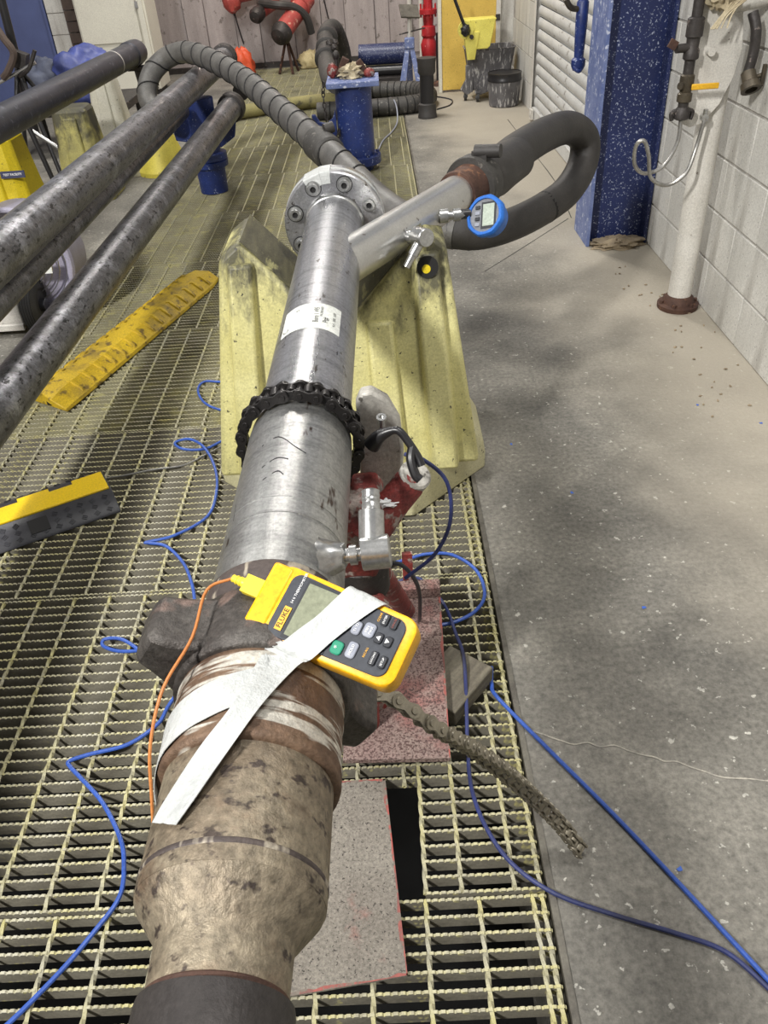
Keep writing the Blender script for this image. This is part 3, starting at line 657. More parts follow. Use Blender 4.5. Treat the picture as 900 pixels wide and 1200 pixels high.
# ------------------------------------------------------------------ right rubber hose with clamp
H = thing('rubber_hose', (.6, 3.1, .45), 'thick black rubber hose looping back from the branch beside the blue column', 'hose')
hs = B0 + BU * .62
hp = [B0 + BU * .66, B0 + BU * .80, V((.48, 2.98, .79)), V((.63, 3.24, .785)), V((.76, 3.42, .765)), V((.845, 3.50, .70)), V((.84, 3.47, .61)), V((.76, 3.35, .545)), V((.65, 3.25, .51)), V((.50, 3.12, .495)), V((.36, 3.04, .495)), V((.23, 3.04, .51))]
part(H, 'hose_body', MB().tube(hp, lambda t: .062 if t > .3 else .067 - .016 * t , 24, 8), rubber)
part(H, 'end_sleeve', MB().lathe(B0 + BU * .70, BU, [(0, .074), (.02, .079), (.06, .076), (.09, .08), (.14, .076), (.20, .073), (.28, .070), (.285, .06)], 32), rubber)
cl = part(H, 'clamp', MB().lathe(B0 + BU * .615, BU, [(0, .070), (0, .088), (.012, .091), (.03, .086), (.055, .09), (.068, .087), (.07, .07)], 40), rubber_d)
ct = B0 + BU * .655 + V((0.03, -.02, .098))
part(cl, 'clamp_lug', MB().cyl(ct - V((.03, -.015, 0)), ct + V((.045, -.02, .005)), .02, 20).box(ct - V((.012, -.01, .012)), (.05, .04, .03), Matrix.Rotation(-.5, 3, 'Z')), rubber)
part(H, 'patch_band', MB().tube([V((.66, 3.26, .512)), V((.645, 3.245, .508))], .0625, 24, raw=True), seam_m)
# spiral wrapped hose continuing behind the flange to the blue post
K = thing('spiral_hose', (-.6, 4.4, .5), 'grey black spiral wrapped hose curving over the grey pipes behind the flange', 'hose')
kp = [(.27, 3.03, .505), (.15, 3.08, .52), (0, 3.3, .55), (-.22, 3.75, .65), (-.49, 4.43, .72), (-.80, 5.15, .80), (-1.14, 5.72, .855), (-1.33, 5.86, .83), (-1.46, 5.82, .74), (-1.49, 5.72, .62), (-1.42, 5.66, .53), (-1.34, 5.7, .47)]
path = smooth_path(kp, 10)
part(K, 'hose_body', MB().tube(path, .062, 20, raw=True), wrap_m)
F = path_frames(path); Ls = [0]
for i in range(1, len(path)): Ls.append(Ls[-1] + (path[i] - path[i - 1]).length)
hel = []
n = 420
import bisect
for i in range(n):
    sL = .55 + (Ls[-1] - .62) * i / (n - 1); j = min(bisect.bisect(Ls, sL), len(path) - 1); tt = (sL - Ls[j - 1]) / (Ls[j] - Ls[j - 1])
    p = path[j - 1].lerp(path[j], tt); x_, y_, _ = F[j]; a = sL / .15 * 2 * PI
    hel.append(p + (x_ * math.cos(a) + y_ * math.sin(a)) * .0615)
part(K, 'spiral_seam', MB().tube(hel, .0055, 6, raw=True), seam_m)
ck = V((-.27, 3.88, .665))
kk = part(K, 'coupling', MB().lathe(V((-.22, 3.75, .65)), V((-.27, .6, .09)), [(0, .066), (.01, .074), (.16, .074), (.18, .066)], 24), rubber_d)
part(kk, 'coupling_ear', MB().cyl((-.245, 3.85, .735), (-.205, 3.865, .742), .024, 16), rubber)
part(K, 'black_joint', MB().lathe((.14, 3.085, .52), (.2, -.05, -.02), [(0, .064), (.02, .068), (.2, .068), (.21, .062)], 24), rubber)

# ------------------------------------------------------------------ hand held thermometer strapped on with tape
DL, DW, DT = .176, .088, .036
Rd = Euler((0, 0, math.radians(-28))).to_matrix() @ Euler((0, math.radians(7), 0)).to_matrix() @ Euler((math.radians(26), 0, 0)).to_matrix()
D = thing('handheld_thermometer', (-.080, .603, .889), 'yellow and charcoal handheld thermometer taped onto the pipe', 'thermometer')
D.rotation_euler = Rd.to_euler()
def rrect(L, W0, W1, r, n=5):
    pts = []
    for (x, y, a0) in ((L / 2 - r, W1 / 2 - r, 0), (-L / 2 + r, W0 / 2 - r, 90), (-L / 2 + r, -W0 / 2 + r, 180), (L / 2 - r, -W1 / 2 + r, 270)):
        for k in range(n + 1):
            a = math.radians(a0 + 90 * k / n); pts.append((x + r * math.cos(a), y + r * math.sin(a)))
    return pts
def slab(L, W0, W1, r, zs):
    return MB().loft([[V((x * s_, y * s_, z)) for x, y in rrect(L, W0, W1, r)] for z, s_ in zs])
part(D, 'holster', slab(DL, DW, DW * .92, .016, [(-DT, .93), (-DT * .8, 1.0), (-.006, 1.0), (-.001, .985), (0, .965)]), dmm_yel, 45, local=True)
part(D, 'holster_top', MB().loft([[V((-DL / 2 - x, y, z)) for (y, z) in ((-DW * .49, -DT * .9), (DW * .49, -DT * .9), (DW * .47, .001), (-DW * .47, .001))] for x in (.010, 0, -.018)]), dmm_yel, 40, b=.004, local=True)
part(D, 'socket_slot', MB().box((-DL / 2 - .0102, 0, -.012), (.002, .05, .006)), seam_m, local=True)
fp = part(D, 'face_plate', MB().loft([[V((x, y, z)) for x, y in rrect(DL - .032, DW - .012, DW * .92 - .014, .012)] for z in (0, .0022)]), dmm_dark, b=.0008, local=True)
fp.location = (.004, 0, 0)
part(fp, 'screen_bezel', MB().box((-.026, 0.000, .0026), (.053, .071, .001)), btn_dark, local=True)
part(fp, 'screen', MB().box((-.026, .000, .0034), (.047, .063, .001)), screen_m, local=True)
part(fp, 'brand_badge', MB().box((-.0590, -.016, .003), (.0085, .028, .0012)), print_o, local=True)
R90 = Matrix.Rotation(math.radians(90), 3, 'Z')
text_part(fp, 'brand_text', 'FLUKE', .0082, print_k, (-.0590, -.016, .0038), R90)
text_part(fp, 'model_text', '54 II THERMOMETER', .0042, print_w, (-.0585, .022, .0026), R90)
def btn(x, y, sx_, sy_, m, txt=None, ts=.004, tm=print_w):
    o = part(fp, 'button', MB().loft([[V((px, py, z)) for px, py in rrect(sx_ * k, sy_ * k, sy_ * k, min(sx_, sy_) * .3 * k, 3)] for z, k in ((.002, 1), (.0042, 1), (.005, .86))]), m, local=True)
    o.location = (x, y, 0)
    if txt: text_part(fp, 'button_text', txt, ts, tm, (x, y, .0053), R90)
btn(.014, .026, .010, .013, btn_purple); btn(.008, .010, .010, .011, btn_orange); btn(.012, -.022, .013, .015, btn_green, '*', .008)
btn(.022, .006, .010, .015, btn_grey, 'T1 T2', .0040, print_w); btn(.028, -.018, .011, .018, btn_grey, 'HOLD', .0045, print_w); btn(.036, .009, .013, .016, btn_grey, 'MIN\nMAX', .0042, print_w)
btn(.047, .026, .008, .014, btn_dark, 'ENTER', .0034); btn(.058, .026, .008, .014, btn_dark, 'CANCEL', .003, plate_edge)
btn(.049, .005, .009, .012, btn_dark, '\u25B2', .006); btn(.060, .005, .009, .012, btn_dark, '\u25BC', .006)
btn(.053, -.017, .008, .016, btn_dark, 'LOGGING', .0029); btn(.064, -.017, .008, .014, btn_dark, 'SETUP', .0034)
text_part(fp, 'key_text', 'CLEAR', .0036, print_o, (.040, .027, .0024), R90); text_part(fp, 'key_text', 'RECALL', .0034, print_o, (.0425, -.014, .0024), R90)
pg = part(D, 'plug', MB().box((-DL / 2 - .022, .006, -.012), (.026, .022, .012)).lathe(V((-DL / 2 - .034, .006, -.012)), (-1, 0, 0), [(0, .0062), (.004, .0062), (.0045, .005), (.007, .0062), (.0095, .0045), (.012, .006), (.014, .0042), (.018, .005)], 14), plug_yel, b=.002, local=True)
bpy.context.view_layer.update()
pe = D.location + Rd @ V((-DL / 2 - .052, .006, -.012))
solo('thermocouple_lead', MB().tube([pe, pe + V((-.03, -.012, -.006)), V((-.235, .60, .885)), V((-.262, .55, .862)), V((-.277, .51, .82)), V((-.281, .48, .77)), V((-.283, .45, .72))], .0018, 8), orange_m,
     'thin orange thermocouple lead hanging down the left of the pipe', 'cable', origin=pe)
tl = solo('probe_tail', MB().tube([(-.283, .45, .72), (-.285, .44, .70), (-.282, .425, .665)], .0012, 6).tube([(-.283, .45, .72), (-.288, .44, .70), (-.287, .43, .66)], .0012, 6), brass_m,
          'bare brown twisted wire ends below the orange lead', 'wire')
solo('orange_wire', MB().tube([(-.245, .30, .60), (-.22, .285, .63), (-.20, .27, .68)], .002, 6), orange_m, 'short orange wire beside the black pipe end at the bottom', 'wire')
# tape strips
f_ = lambda x, y, z: D.location + Rd @ V((x, y, z))
a_ = [V((-.246, .405, .846)), V((-.236, .424, .853)), V((-.206, .462, .8765)), V((-.176, .505, .8885)), f_(-.056, -.056, .004), f_(-.044, -.045, .0065), f_(-.031, -.02, .0065), f_(-.020, .0, .0065), f_(-.010, .026, .0065), f_(-.003, .045, .004), f_(.000, .050, -.014)]
b_ = [V((-.216, .388, .868)), V((-.201, .408, .876)), V((-.172, .458, .884)), V((-.146, .509, .884)), f_(-.014, -.056, .004), f_(-.003, -.045, .0065), f_(.008, -.02, .0065), f_(.018, .0, .0065), f_(.030, .022, .0065), f_(.042, .041, .004), f_(.047, .046, -.014)]
T1 = solo('tape_strip', MB().sheet(a_, b_, .0008, 6), tape_m, 'long white tape strip across the meter face down onto the chipped casing', 'tape', 'white tape strips', origin=(-.19, .45, .88), ang=70)
cA = [on_pipe(.50, 205, .097), on_pipe(.515, 185, .0985), on_pipe(.528, 165, .0990), on_pipe(.536, 145, .0995), on_pipe(.541, 122, .0995), on_pipe(.548, 100, .0995), on_pipe(.562, 78, .099), f_(-.058, -.052, .002), f_(-.044, -.040, .006)]
cB = [on_pipe(.445, 205, .0915), on_pipe(.458, 185, .0935), on_pipe(.472, 165, .0965), on_pipe(.484, 145, .0985), on_pipe(.492, 122, .0985), on_pipe(.502, 100, .0985), on_pipe(.522, 78, .0985), f_(-.028, -.054, -.004), f_(-.012, -.042, .006)]
solo('tape_strip', MB().sheet(cA, cB, .0008, 6), tape_m, 'wide white tape band wrapped around the left of the rusty sleeve', 'tape', 'white tape strips', origin=(-.2, .5, .85), ang=70)

# ------------------------------------------------------------------ chain vise stand
def plate_link(pitch=.03, wd=.034, hh=.0115, th=.0045):
    mb = MB(); pts = []
    for k in range(7):
        a = -PI / 2 + PI * k / 6; pts.append((pitch / 2 + hh * math.cos(a), hh * math.sin(a)))
    pts += [(0, hh * .62)]
    for k in range(7):
        a = PI / 2 + PI * k / 6; pts.append((-pitch / 2 + hh * math.cos(a), hh * math.sin(a)))
    pts += [(0, -hh * .62)]
    for s_ in (-1, 1): mb.prism(pts, (0, s_ * wd / 2 - th / 2, 0), (1, 0, 0), (0, 0, 1), th, (0, 1, 0))
    for xx in (-pitch / 2, pitch / 2): mb.lathe((xx, -wd / 2 - .004, 0), (0, 1, 0), [(0, .0045), (.002, .0055), (wd + .006, .0055), (wd + .008, .0045)], 10)
    mb.lathe((0, -wd / 2 + .006, 0), (0, 1, 0), [(0, .009), (wd - .012, .009)], 12)
    return mb
VS = thing('chain_vise_stand', (-.06, 1.18, .005), 'red cast chain vise stand gripping the pipe with black roller chain', 'vise')
link = plate_link(.028, .036, .0105).mesh('link', chain_blk, 35)
link2 = plate_link(.028, .026, .0105).mesh('link_inner', chain_blk, 35)
chn = bpy.data.objects.new('chain', None); COL.objects.link(chn); chn.parent = VS; chn.location = V((-.165, 1.15, .782)) - VS.location
r_c = .0995; k = 0; ang = 205.0
while ang > -62:
    a = math.radians(ang); put('link', link if k % 2 == 0 else link2, chn, (math.cos(a) * r_c, 0, math.sin(a) * r_c), Euler((0, -(a + PI / 2), 0)))
    ang -= math.degrees(.028 / r_c); k += 1
jp = [(-.075, .60), (.005, .60), (.012, .70), (.008, .76), (-.012, .805), (-.04, .825), (-.06, .822), (-.07, .80)]
part(VS, 'jaw_plate', MB().prism(jp, (0, 1.235, 0), (1, 0, 0), (0, 0, 1), .03, (0, 1, 0)), jaw_m, b=.006)
part(VS, 'jaw_bolt', MB().lathe((-.025, 1.20, .765), (0, -.3, 1), [(0, .006), (.03, .006), (.031, .009), (.036, .009), (.036, .005), (.03, .005)], 12), steel_fit)
bd = MB().loft([[V((x * wx - .085, 1.15 + y * wy, z)) for x, y in ((-1, -1), (1, -1), (1.0, 1), (-1, 1))] for z, wx, wy in ((.50, .035, .05), (.56, .045, .06), (.60, .052, .065), (.655, .055, .06), (.685, .045, .045))])
part(VS, 'cast_body', bd, red_p, 40, b=.012)
arm = part(VS, 'screw_arm', MB().lathe((-.07, 1.10, .60), V((.115, .07, .105)), [(0, .036), (.04, .034), (.09, .030), (.13, .030), (.14, .026)], 24), red_p)
e0 = V((-.07, 1.10, .60)) + V((.115, .07, .105)).normalized() * .14; ed = V((.115, .07, .105)).normalized()
ey = part(VS, 'screw_eye', MB().lathe(e0 + V((.0, 0, .0)), V((.35, -.35, .8)), [(-.02, .022), (-.018, .028), (.014, .030), (.018, .026), (.018, .011), (.008, .010)], 24), jaw_m)
part(VS, 'paint_scar', MB().blob(e0 - ed * .075 + V((.0, -.012, .026)), (.022, .010, .008), .6, 3), print_w)
hd = MB().tube([(-.045, 1.17, .755), (-.03, 1.165, .775), (-.012, 1.16, .787), (.004, 1.155, .79), (.018, 1.145, .775), (.034, 1.13, .752), (.04, 1.12, .738)], lambda t: .016 - .009 * min(1, t * 2.6), 14)
part(VS, 'crank_handle', hd, black_paint)
part(VS, 'handle_hook', MB().tube([(.026, 1.14, .765), (.022, 1.125, .75), (.028, 1.11, .728), (.036, 1.105, .72)], .0085, 10), black_paint)
part(VS, 'column', MB().cyl((-.085, 1.17, .03), (-.085, 1.17, .52), .038, 20), red_p)
for (q0, q1) in (((-.06, 1.15, .50), (.0, 1.46, .05)), ((-.11, 1.2, .48), (-.30, 1.42, .03)), ((-.08, 1.12, .46), (-.10, 1.10, .05))):
    part(VS, 'leg', MB().cyl(q0, q1, .024, 16), red_p)
part(VS, 'black_socket', MB().lathe((-.085, 1.15, .43), (0, 0, 1), [(0, .05), (.01, .055), (.08, .055), (.09, .045)], 20), black_iron)
part(VS, 'red_knuckle', MB().blob((-.065, 1.10, .42), (.032, .035, .04), .1, 2), red_p)
# loose chain hanging off to the right
LC = thing('loose_chain', (.30, .81, .0), 'grey roller chain hanging from the pipe down to the concrete', 'chain')
lp = smooth_path([(-.085, .69, .655), (-.035, .685, .665), (.03, .68, .60), (.10, .74, .45), (.18, .79, .28), (.26, .815, .12), (.305, .81, .035)], 30)
ll = plate_link(.026, .024, .010, .0035).mesh('chain_link', chain_grey, 35); ll2 = plate_link(.026, .017, .010, .0035).mesh('chain_link_inner', chain_grey, 35)
acc = 0; k = 0; LF = path_frames(lp)
side0 = V((.25, .75, .55)).normalized()
for i in range(1, len(lp)):
    acc += (lp[i] - lp[i - 1]).length
    if acc >= .0255:
        acc = 0; tdir = (lp[i] - lp[i - 1]).normalized(); fr = i / len(lp)
        sd = V((.1, -.5, .85)).lerp(V((.55, .7, .25)), min(1, max(0, fr - .45) * 2.2)); sd = (sd - sd.dot(tdir) * tdir).normalized(); zz = tdir.cross(sd)
        put('link', ll if k % 2 == 0 else ll2, LC, lp[i] - LC.location, Matrix((tdir, sd, zz)).transposed().to_euler()); k += 1

# ------------------------------------------------------------------ plates and timber on the grating
def floor_slab(name, poly, z0, z1, m, label, cat, edge=None):
    r = thing(name, (sum(p[0] for p in poly) / len(poly), sum(p[1] for p in poly) / len(poly), z0), label, cat)
    part(r, 'plate', MB().prism(poly, (0, 0, z0), (1, 0, 0), (0, 1, 0), z1 - z0, (0, 0, 1)), m, b=.0015)
    if edge:
        for i in edge:
            p, q = V((*poly[i], z1)), V((*poly[(i + 1) % len(poly)], z1)); d = (q - p).normalized(); nn = V((-d.y, d.x, 0))
            n9 = 14; up9 = V((0, 0, .0007)); part(r, 'worn_red_edge', MB().ribbon([p.lerp(q, k / n9) + up9 for k in range(n9 + 1)], [p.lerp(q, k / n9) + nn * random.uniform(.001, .008) + up9 for k in range(n9 + 1)], .0005, 1), plate_edge)
    return r
p1 = floor_slab('red_base_plate', [(-.155, 1.01), (.074, 1.001), (.090, 1.50), (-.14, 1.51)], .056, .070, red_plate, 'speckled red steel base plate under the chain vise stand', 'plate', [1])
part(p1, 'end_bar', MB().bx((-.06, 1.49, .070), (.090, 1.525, .105)), red_plate, b=.003)
part(p1, 'upright_strip', MB().bx((-.005, 1.528, .05), (.022, 1.54, .19)), red_p)
floor_slab('grey_floor_plate', [(-.265, .575), (-.036, .603), (-.068, 1.0), (-.21, 1.0)], .001, .008, grey_plate, 'speckled grey steel plate with red worn edges beside the open slot', 'plate', [0, 1, 2])
mb = MB().box((0, 0, .026), (.125, .165, .050)); o = solo('timber_block', mb, wood_m, 'weathered timber block sticking out from under the red base plate', 'timber', b=.004); o.location = (.098, 1.235, .002); o.rotation_euler = (0, 0, -.68)
o = solo('timber_packer', MB().box((0, 0, .026), (.10, .18, .050)), wood_m, 'timber packer under the far end of the red base plate', 'timber', b=.004); o.location = (.01, 1.44, .002); o.rotation_euler = (0, 0, .1)
solo('timber_offcut', MB().box((-.52, 1.83, .012), (.03, .05, .02), Matrix.Rotation(.4, 3, 'Z')), wood_m, 'small grey timber offcut on the grating left of the pipe', 'timber', b=.002)

# ------------------------------------------------------------------ big yellow saddle support and its look-alikes
def saddle(cx_, cy_, m, label, s=1.0, rz=0., h=.80, slope_m=None, vee=.685, hole=True, skirt=None):
    T = thing('pipe_saddle', (cx_, cy_, 0), label, 'pipe support', 'plastic pipe saddles', rz)
    HB = .44 * s; DB = .37 * s; ch = .20 * s
    def octo(hx, hy, c_, z, oy=0):
        return [V((x, y + oy, z)) for x, y in ((-hx + c_, -hy), (hx - c_, -hy), (hx, -hy + c_ * 1.0), (hx, hy - c_), (hx - c_, hy), (-hx + c_, hy), (-hx, hy - c_), (-hx, -hy + c_))]
    part(T, 'base_skirt', MB().loft([octo(HB, DB, ch * 1.25, .0), octo(HB, DB, ch * 1.25, .06), octo(HB * .985, DB * .97, ch * 1.2, .10), octo(HB * .90, DB * .80, ch * .8, .16)]), skirt or m, 25, b=.006, local=True)
    # body: vertical section profile in XZ with a V notch, extruded and tapered in depth
    def lobes(sg):
        xs = [(.04, vee), (.255, h), (.318, h - .045), (.40, .14), (.0, .14), (.0, vee - .012)]
        dep = [.125, .115, .105, .26, .28, .125]
        fr = []; bk = []
        for (x, z), d in zip(xs, dep):
            d2 = .12 + (.30 - .12) * (h - z) / (h - .14)
            fr.append(V((sg * x * s, -d2 * s, z))); bk.append(V((sg * x * s, d2 * s, z)))
        mb_ = MB(); k = len(xs); mb_.add(fr + bk, [tuple(range(k)), tuple(range(k, 2 * k))] + [(i, (i + 1) % k, k + (i + 1) % k, k + i) for i in range(k)])
        return mb_
    for sg in (-1, 1):
        part(T, 'lobe', lobes(sg), m, 25, b=.014, local=True)
        # standing ribs on the front face
        for (x0, x1, zt, pr) in ((.075, .165, vee + .0, .03), (.215, .30, h - .055, .045)):
            mb_ = MB(); rr = []
            for z, gx in ((.15, 1.14), (zt, 1.0)):
                d2 = (.12 + (.30 - .12) * (h - z) / (h - .14)) * s; q = pr * (1 if z < .3 else .6)
                rr.append([V((sg * x0 * gx * s, -d2 + .01, z)), V((sg * x1 * gx * s, -d2 + .01, z)), V((sg * (x1 * gx - .012) * s, -d2 - q, z)), V((sg * (x0 * gx + .012) * s, -d2 - q, z))])
            mb_.loft(rr); part(T, 'rib', mb_, m, 25, b=.008, local=True)
        if slope_m:      # rubbed black upper surfaces
            d2 = .122 * s
            part(T, 'greasy_top', MB().ribbon([V((sg * .05 * s, -d2 - .012, vee + .0105)), V((sg * .25 * s, -d2 - .0, h + .002))], [V((sg * .05 * s, d2, vee + .0105)), V((sg * .25 * s, d2, h + .002))], .003, 4), slope_m, local=True)
    if hole:
        z_ = h - .085; d2 = .12 + .18 * (h - z_) / (h - .14)
        part(T, 'lifting_eye', MB().lathe((.262 * s, -d2 * s - .036, z_), (0, 1, -.2), [(0, .030), (.004, .030), (.004, .021), (.001, .0)], 20), seam_m, local=True)
        part(T, 'eye_inside', MB().lathe((.258 * s, -d2 * s - .038, z_ - .004), (0, 1, -.2), [(0, .012), (.002, .012)], 16), yel_bright, local=True)
    return T
saddle(-.15, 2.30, yel_saddle, 'large dirty pale yellow plastic pipe saddle under the flanged test pipe', slope_m=smear_m, skirt=skirt_m, vee=.57)
def pedestal(cx_, cy_, m, label, top, bot, dt, db, h, rz=0., notch=0.):
    T = thing('plastic_pedestal', (cx_, cy_, 0), label, 'pipe support', 'plastic pedestals', rz)
    def oc(hx, hy, z, c=.25): return [V((x, y, z)) for x, y in ((-hx + c * hx, -hy), (hx - c * hx, -hy), (hx, -hy + c * hy), (hx, hy - c * hy), (hx - c * hx, hy), (-hx + c * hx, hy), (-hx, hy - c * hy), (-hx, -hy + c * hy))]
    part(T, 'body', MB().loft([oc(bot, db, .06), oc(top + .35 * (bot - top), dt + .35 * (db - dt), h * .62), oc(top, dt, h - .03), oc(top * .82, dt * .8, h)]), m, 25, b=.012, local=True)
    part(T, 'foot', MB().loft([oc(bot * 1.12, db * 1.12, 0), oc(bot * 1.12, db * 1.12, .05), oc(bot, db, .09)]), m, 25, b=.006, local=True)
    part(T, 'rib', MB().loft([[V((x, y, z)) for x, y in ((-w9, -d9 + .01), (w9, -d9 + .01), (w9 * .8, -d9 - .02), (-w9 * .8, -d9 - .02))] for z, w9, d9 in ((.09, bot * .5, db), (h * .6, (top + .35 * (bot - top)) * .48, dt + .35 * (db - dt)), (h - .06, top * .45, dt))]), m, 25, b=.008, local=True)
    return T
s2 = pedestal(-2.04, 4.45, yel_bright, 'bright yellow plastic pedestal with blue nameplate at the left edge', .16, .225, .12, .20, .71)
greasy_crown(yel_dirty, .28, .60)
s3 = pedestal(-2.06, 5.9, yel_dirty, 'grimy blackened yellow plastic pedestal between the dark and grey pipes', .12, .165, .11, .17, .585)
s4 = pedestal(-1.99, 6.5, white_saddle, 'whitish plastic pedestal under the capped end of the dark pipe', .085, .16, .09, .16, .715)
cone_m = mat('yellow foot plastic', (214, 200, 84), (192, 178, 70), 6, .5, 0, .1, 40, c3=(120, 110, 60), s3=20, t3=(.62, .7))
np_ = part(s2, 'nameplate', MB().box((0, 0, 0), (.125, .006, .034)), mat('nameplate navy', (48, 52, 84), None, rough=.5), local=True)
np_.location = (.145, -.150, .535); np_.rotation_euler = (-.17, 0, .0)
text_part(np_, 'nameplate_text', 'TEST FACILITY', .0150, print_w, (0, -.0035, 0), Matrix.Rotation(PI / 2, 3, 'X'), bold=.0002)

# ------------------------------------------------------------------ grey pipes on the left
def lpipe(name, a, b, r, m, label, ends=True, ext=0):
    a, b = V(a), V(b); d = (b - a).normalized(); a = a - d * ext
    T = thing(name, (a + b) / 2, label, 'pipe')
    part(T, 'tube', MB().lathe(a, d, [(0, r), ((b - a).length, r)], 36), m)
    if ends:
        part(T, 'end_collar', MB().lathe(b - d * .09, d, [(0, r), (.004, r * 1.22), (.03, r * 1.25), (.05, r * 1.14), (.08, r * 1.25), (.09, r * 1.2), (.09, r * .8), (.07, r * .78)], 32), black_iron)
    return T, d
Bp, bd_ = lpipe('grey_pipe', (-1.235, 2.6, .70), (-1.115, 6.75, .70), .075, left_pipe, 'upper of the two close grey pipes, thick and mottled, at the left', ext=3.4)
lpipe('grey_pipe', (-1.29, 2.53, .55), (-1.255, 5.6, .55), .046, left_pipe, 'thinner grey pipe tucked under the thick grey pipe', ends=False, ext=3.4)
Dp, dd_ = lpipe('grey_pipe', (-1.225, 2.14, .35), (-.985, 5.95, .505), .073, left_pipe, 'mottled grey pipe nearest the grating, lying over its left edge', ext=3.0)
solo('pipe_end_piece', MB().lathe((-.99, 6.45, .51), (-.02, 1, 0), [(0, .06), (.25, .06), (.25, .085), (.29, .085), (.29, .06), (.32, .06)], 24), black_iron, 'black flanged pipe stub beyond the spiral hose', 'pipe')
Ap, ad_ = lpipe('dark_pipe', (-1.81, 4.14, .80), (-1.705, 6.5, .80), .075, dark_pipe, 'dark grey capped pipe highest at the upper left', ends=False, ext=3.5)
ae = V((-1.705, 6.5, .80))
part(Ap, 'end_cap', MB().lathe(ae - ad_ * .18, ad_, [(0, .075), (.01, .083), (.14, .083), (.15, .078), (.20, .078), (.21, .07)], 32), dark_pipe)
part(Ap, 'pale_band', MB().lathe(ae - ad_ * .55, ad_, [(0, .0758), (.012, .0758)], 32), white_p)
t = thing('pipe_prop', (-1.66, 6.42, 0), 'black iron prop on a flared yellow cone under the capped dark pipe end', 'stand')
part(t, 'cone_base', MB().lathe((-1.66, 6.45, .0), (0, 0, 1), [(0, .20), (.03, .205), (.06, .19), (.12, .16), (.26, .11), (.30, .09)], 28), cone_m)
part(t, 'post', MB().cyl((-1.66, 6.45, .28), (-1.69, 6.42, .71), .035), black_iron); part(t, 'knob', MB().tube([(-1.69, 6.42, .6), (-1.62, 6.38, .58), (-1.58, 6.37, .6)], .028, 12), black_iron)
part(t, 'cradle', MB().box((-1.70, 6.42, .71), (.12, .10, .025)), black_iron, b=.004)

# ------------------------------------------------------------------ blue posts
t = thing('blue_post', (-1.18, 5.80, 0), 'blue flanged steel post holding up the grey pipes at the left', 'post')
part(t, 'lower_pipe', MB().lathe((-1.18, 5.80, .001), (0, 0, 1), [(0, .095), (.18, .10)], 32), blue_worn)
f1 = part(t, 'flange', MB().lathe((-1.18, 5.80, .17), (0, 0, 1), [(0, .125), (.035, .128), (.04, .12), (.045, .128), (.085, .125), (.09, .1)], 32), blue_worn)
part(t, 'upper_pipe', MB().lathe((-1.18, 5.80, .25), (0, 0, 1), [(0, .09), (.34, .095), (.345, .07)], 32), blue_worn)
part(t, 'cradle_arm', MB().prism([(-.20, .34), (.10, .28), (.20, .34), (.225, .44), (.20, .46), (.15, .425), (.08, .46), (.0, .56), (-.04, .62), (-.18, .62), (-.22, .52)], (-1.18, 5.80, 0), (1, 0, 0), (0, 0, 1), .03, (0, 1, 0)), blue_worn, b=.004)
t = thing('blue_post', (-.165, 6.12, 0), 'big round blue post with square top plate behind the flange', 'post')
px_, py_ = -.165, 6.13
part(t, 'lower_pipe', MB().lathe((px_, py_, .001), (0, 0, 1), [(0, .11), (.05, .12)], 28), blue_worn)
f1 = part(t, 'flange', MB().lathe((px_, py_, .045), (0, 0, 1), [(0, .165), (.003, .17), (.055, .17), (.06, .165), (.06, .13)], 40), blue_worn)
for k in range(10):
    a = k * PI / 5 + .2; q = V((px_ + .15 * math.cos(a), py_ + .15 * math.sin(a), .10)); part(f1, 'bolt', MB().cyl(q, q + V((0, 0, .022)), .013, 6), blue_col)
part(t, 'column', MB().lathe((px_, py_, .10), (0, 0, 1), [(0, .128), (.46, .128)], 40), blue_worn)
tp = part(t, 'top_plate', MB().bx((px_ - .175, py_ - .17, .56), (px_ + .185, py_ + .17, .595)), blue_pale, b=.004)
part(tp, 'rusty_clamp', MB().blob((px_, py_ + .02, .63), (.09, .08, .05), .6, 4), cloth_m)
part(tp, 'clamp_jaw', MB().box((px_ - .06, py_ + .03, .66), (.05, .06, .12), Matrix.Rotation(.5, 3, 'Y')).box((px_ + .08, py_ + .02, .65), (.04, .06, .11), Matrix.Rotation(-.6, 3, 'Y')), rust_m, b=.004)
part(tp, 'red_nut', MB().blob((px_ + .12, py_ + .0, .62), (.04, .04, .03), .1, 3), red_p); part(tp, 'red_nut', MB().blob((px_ - .13, py_ + .05, .64), (.04, .04, .045), .2, 3), red_p)
part(tp, 'clamp_bolt', MB().cyl((px_ - .10, py_ + .05, .59), (px_ - .10, py_ + .06, .73), .012).blob((px_ - .10, py_ + .06, .73), (.025, .02, .03), .1, 2), black_iron)
hk = [(-.13, .24), (-.13, .42), (-.155, .36), (-.20, .33), (-.245, .34), (-.275, .39), (-.30, .39), (-.295, .34), (-.22, .27), (-.20, .24)]
part(t, 'hook_bracket', MB().prism(hk, (px_, py_ - .06, 0), (1, 0, 0), (0, 0, 1), .03, (0, 1, 0)), blue_worn, b=.003)
t = thing('hanging_chain', (px_ - .2, py_ - .08, .25), 'dark link chain hanging beside the big round blue post', 'chain')
cpth = smooth_path([(-.36, 6.08, .60), (-.37, 6.07, .5), (-.36, 6.05, .36), (-.345, 6.04, .27), (-.32, 6.04, .235), (-.29, 6.04, .25), (-.28, 6.045, .29)], 8)
ring = MB()
rp = []
for k in range(12):
    a = 2 * PI * k / 12; rp.append(V((math.cos(a) * .019, math.sin(a) * .011, 0)))
ring.tube(rp + [rp[0]], .0045, 6, raw=True); rmesh = ring.mesh('chain_link', black_iron, 60)
acc = 0; k = 0
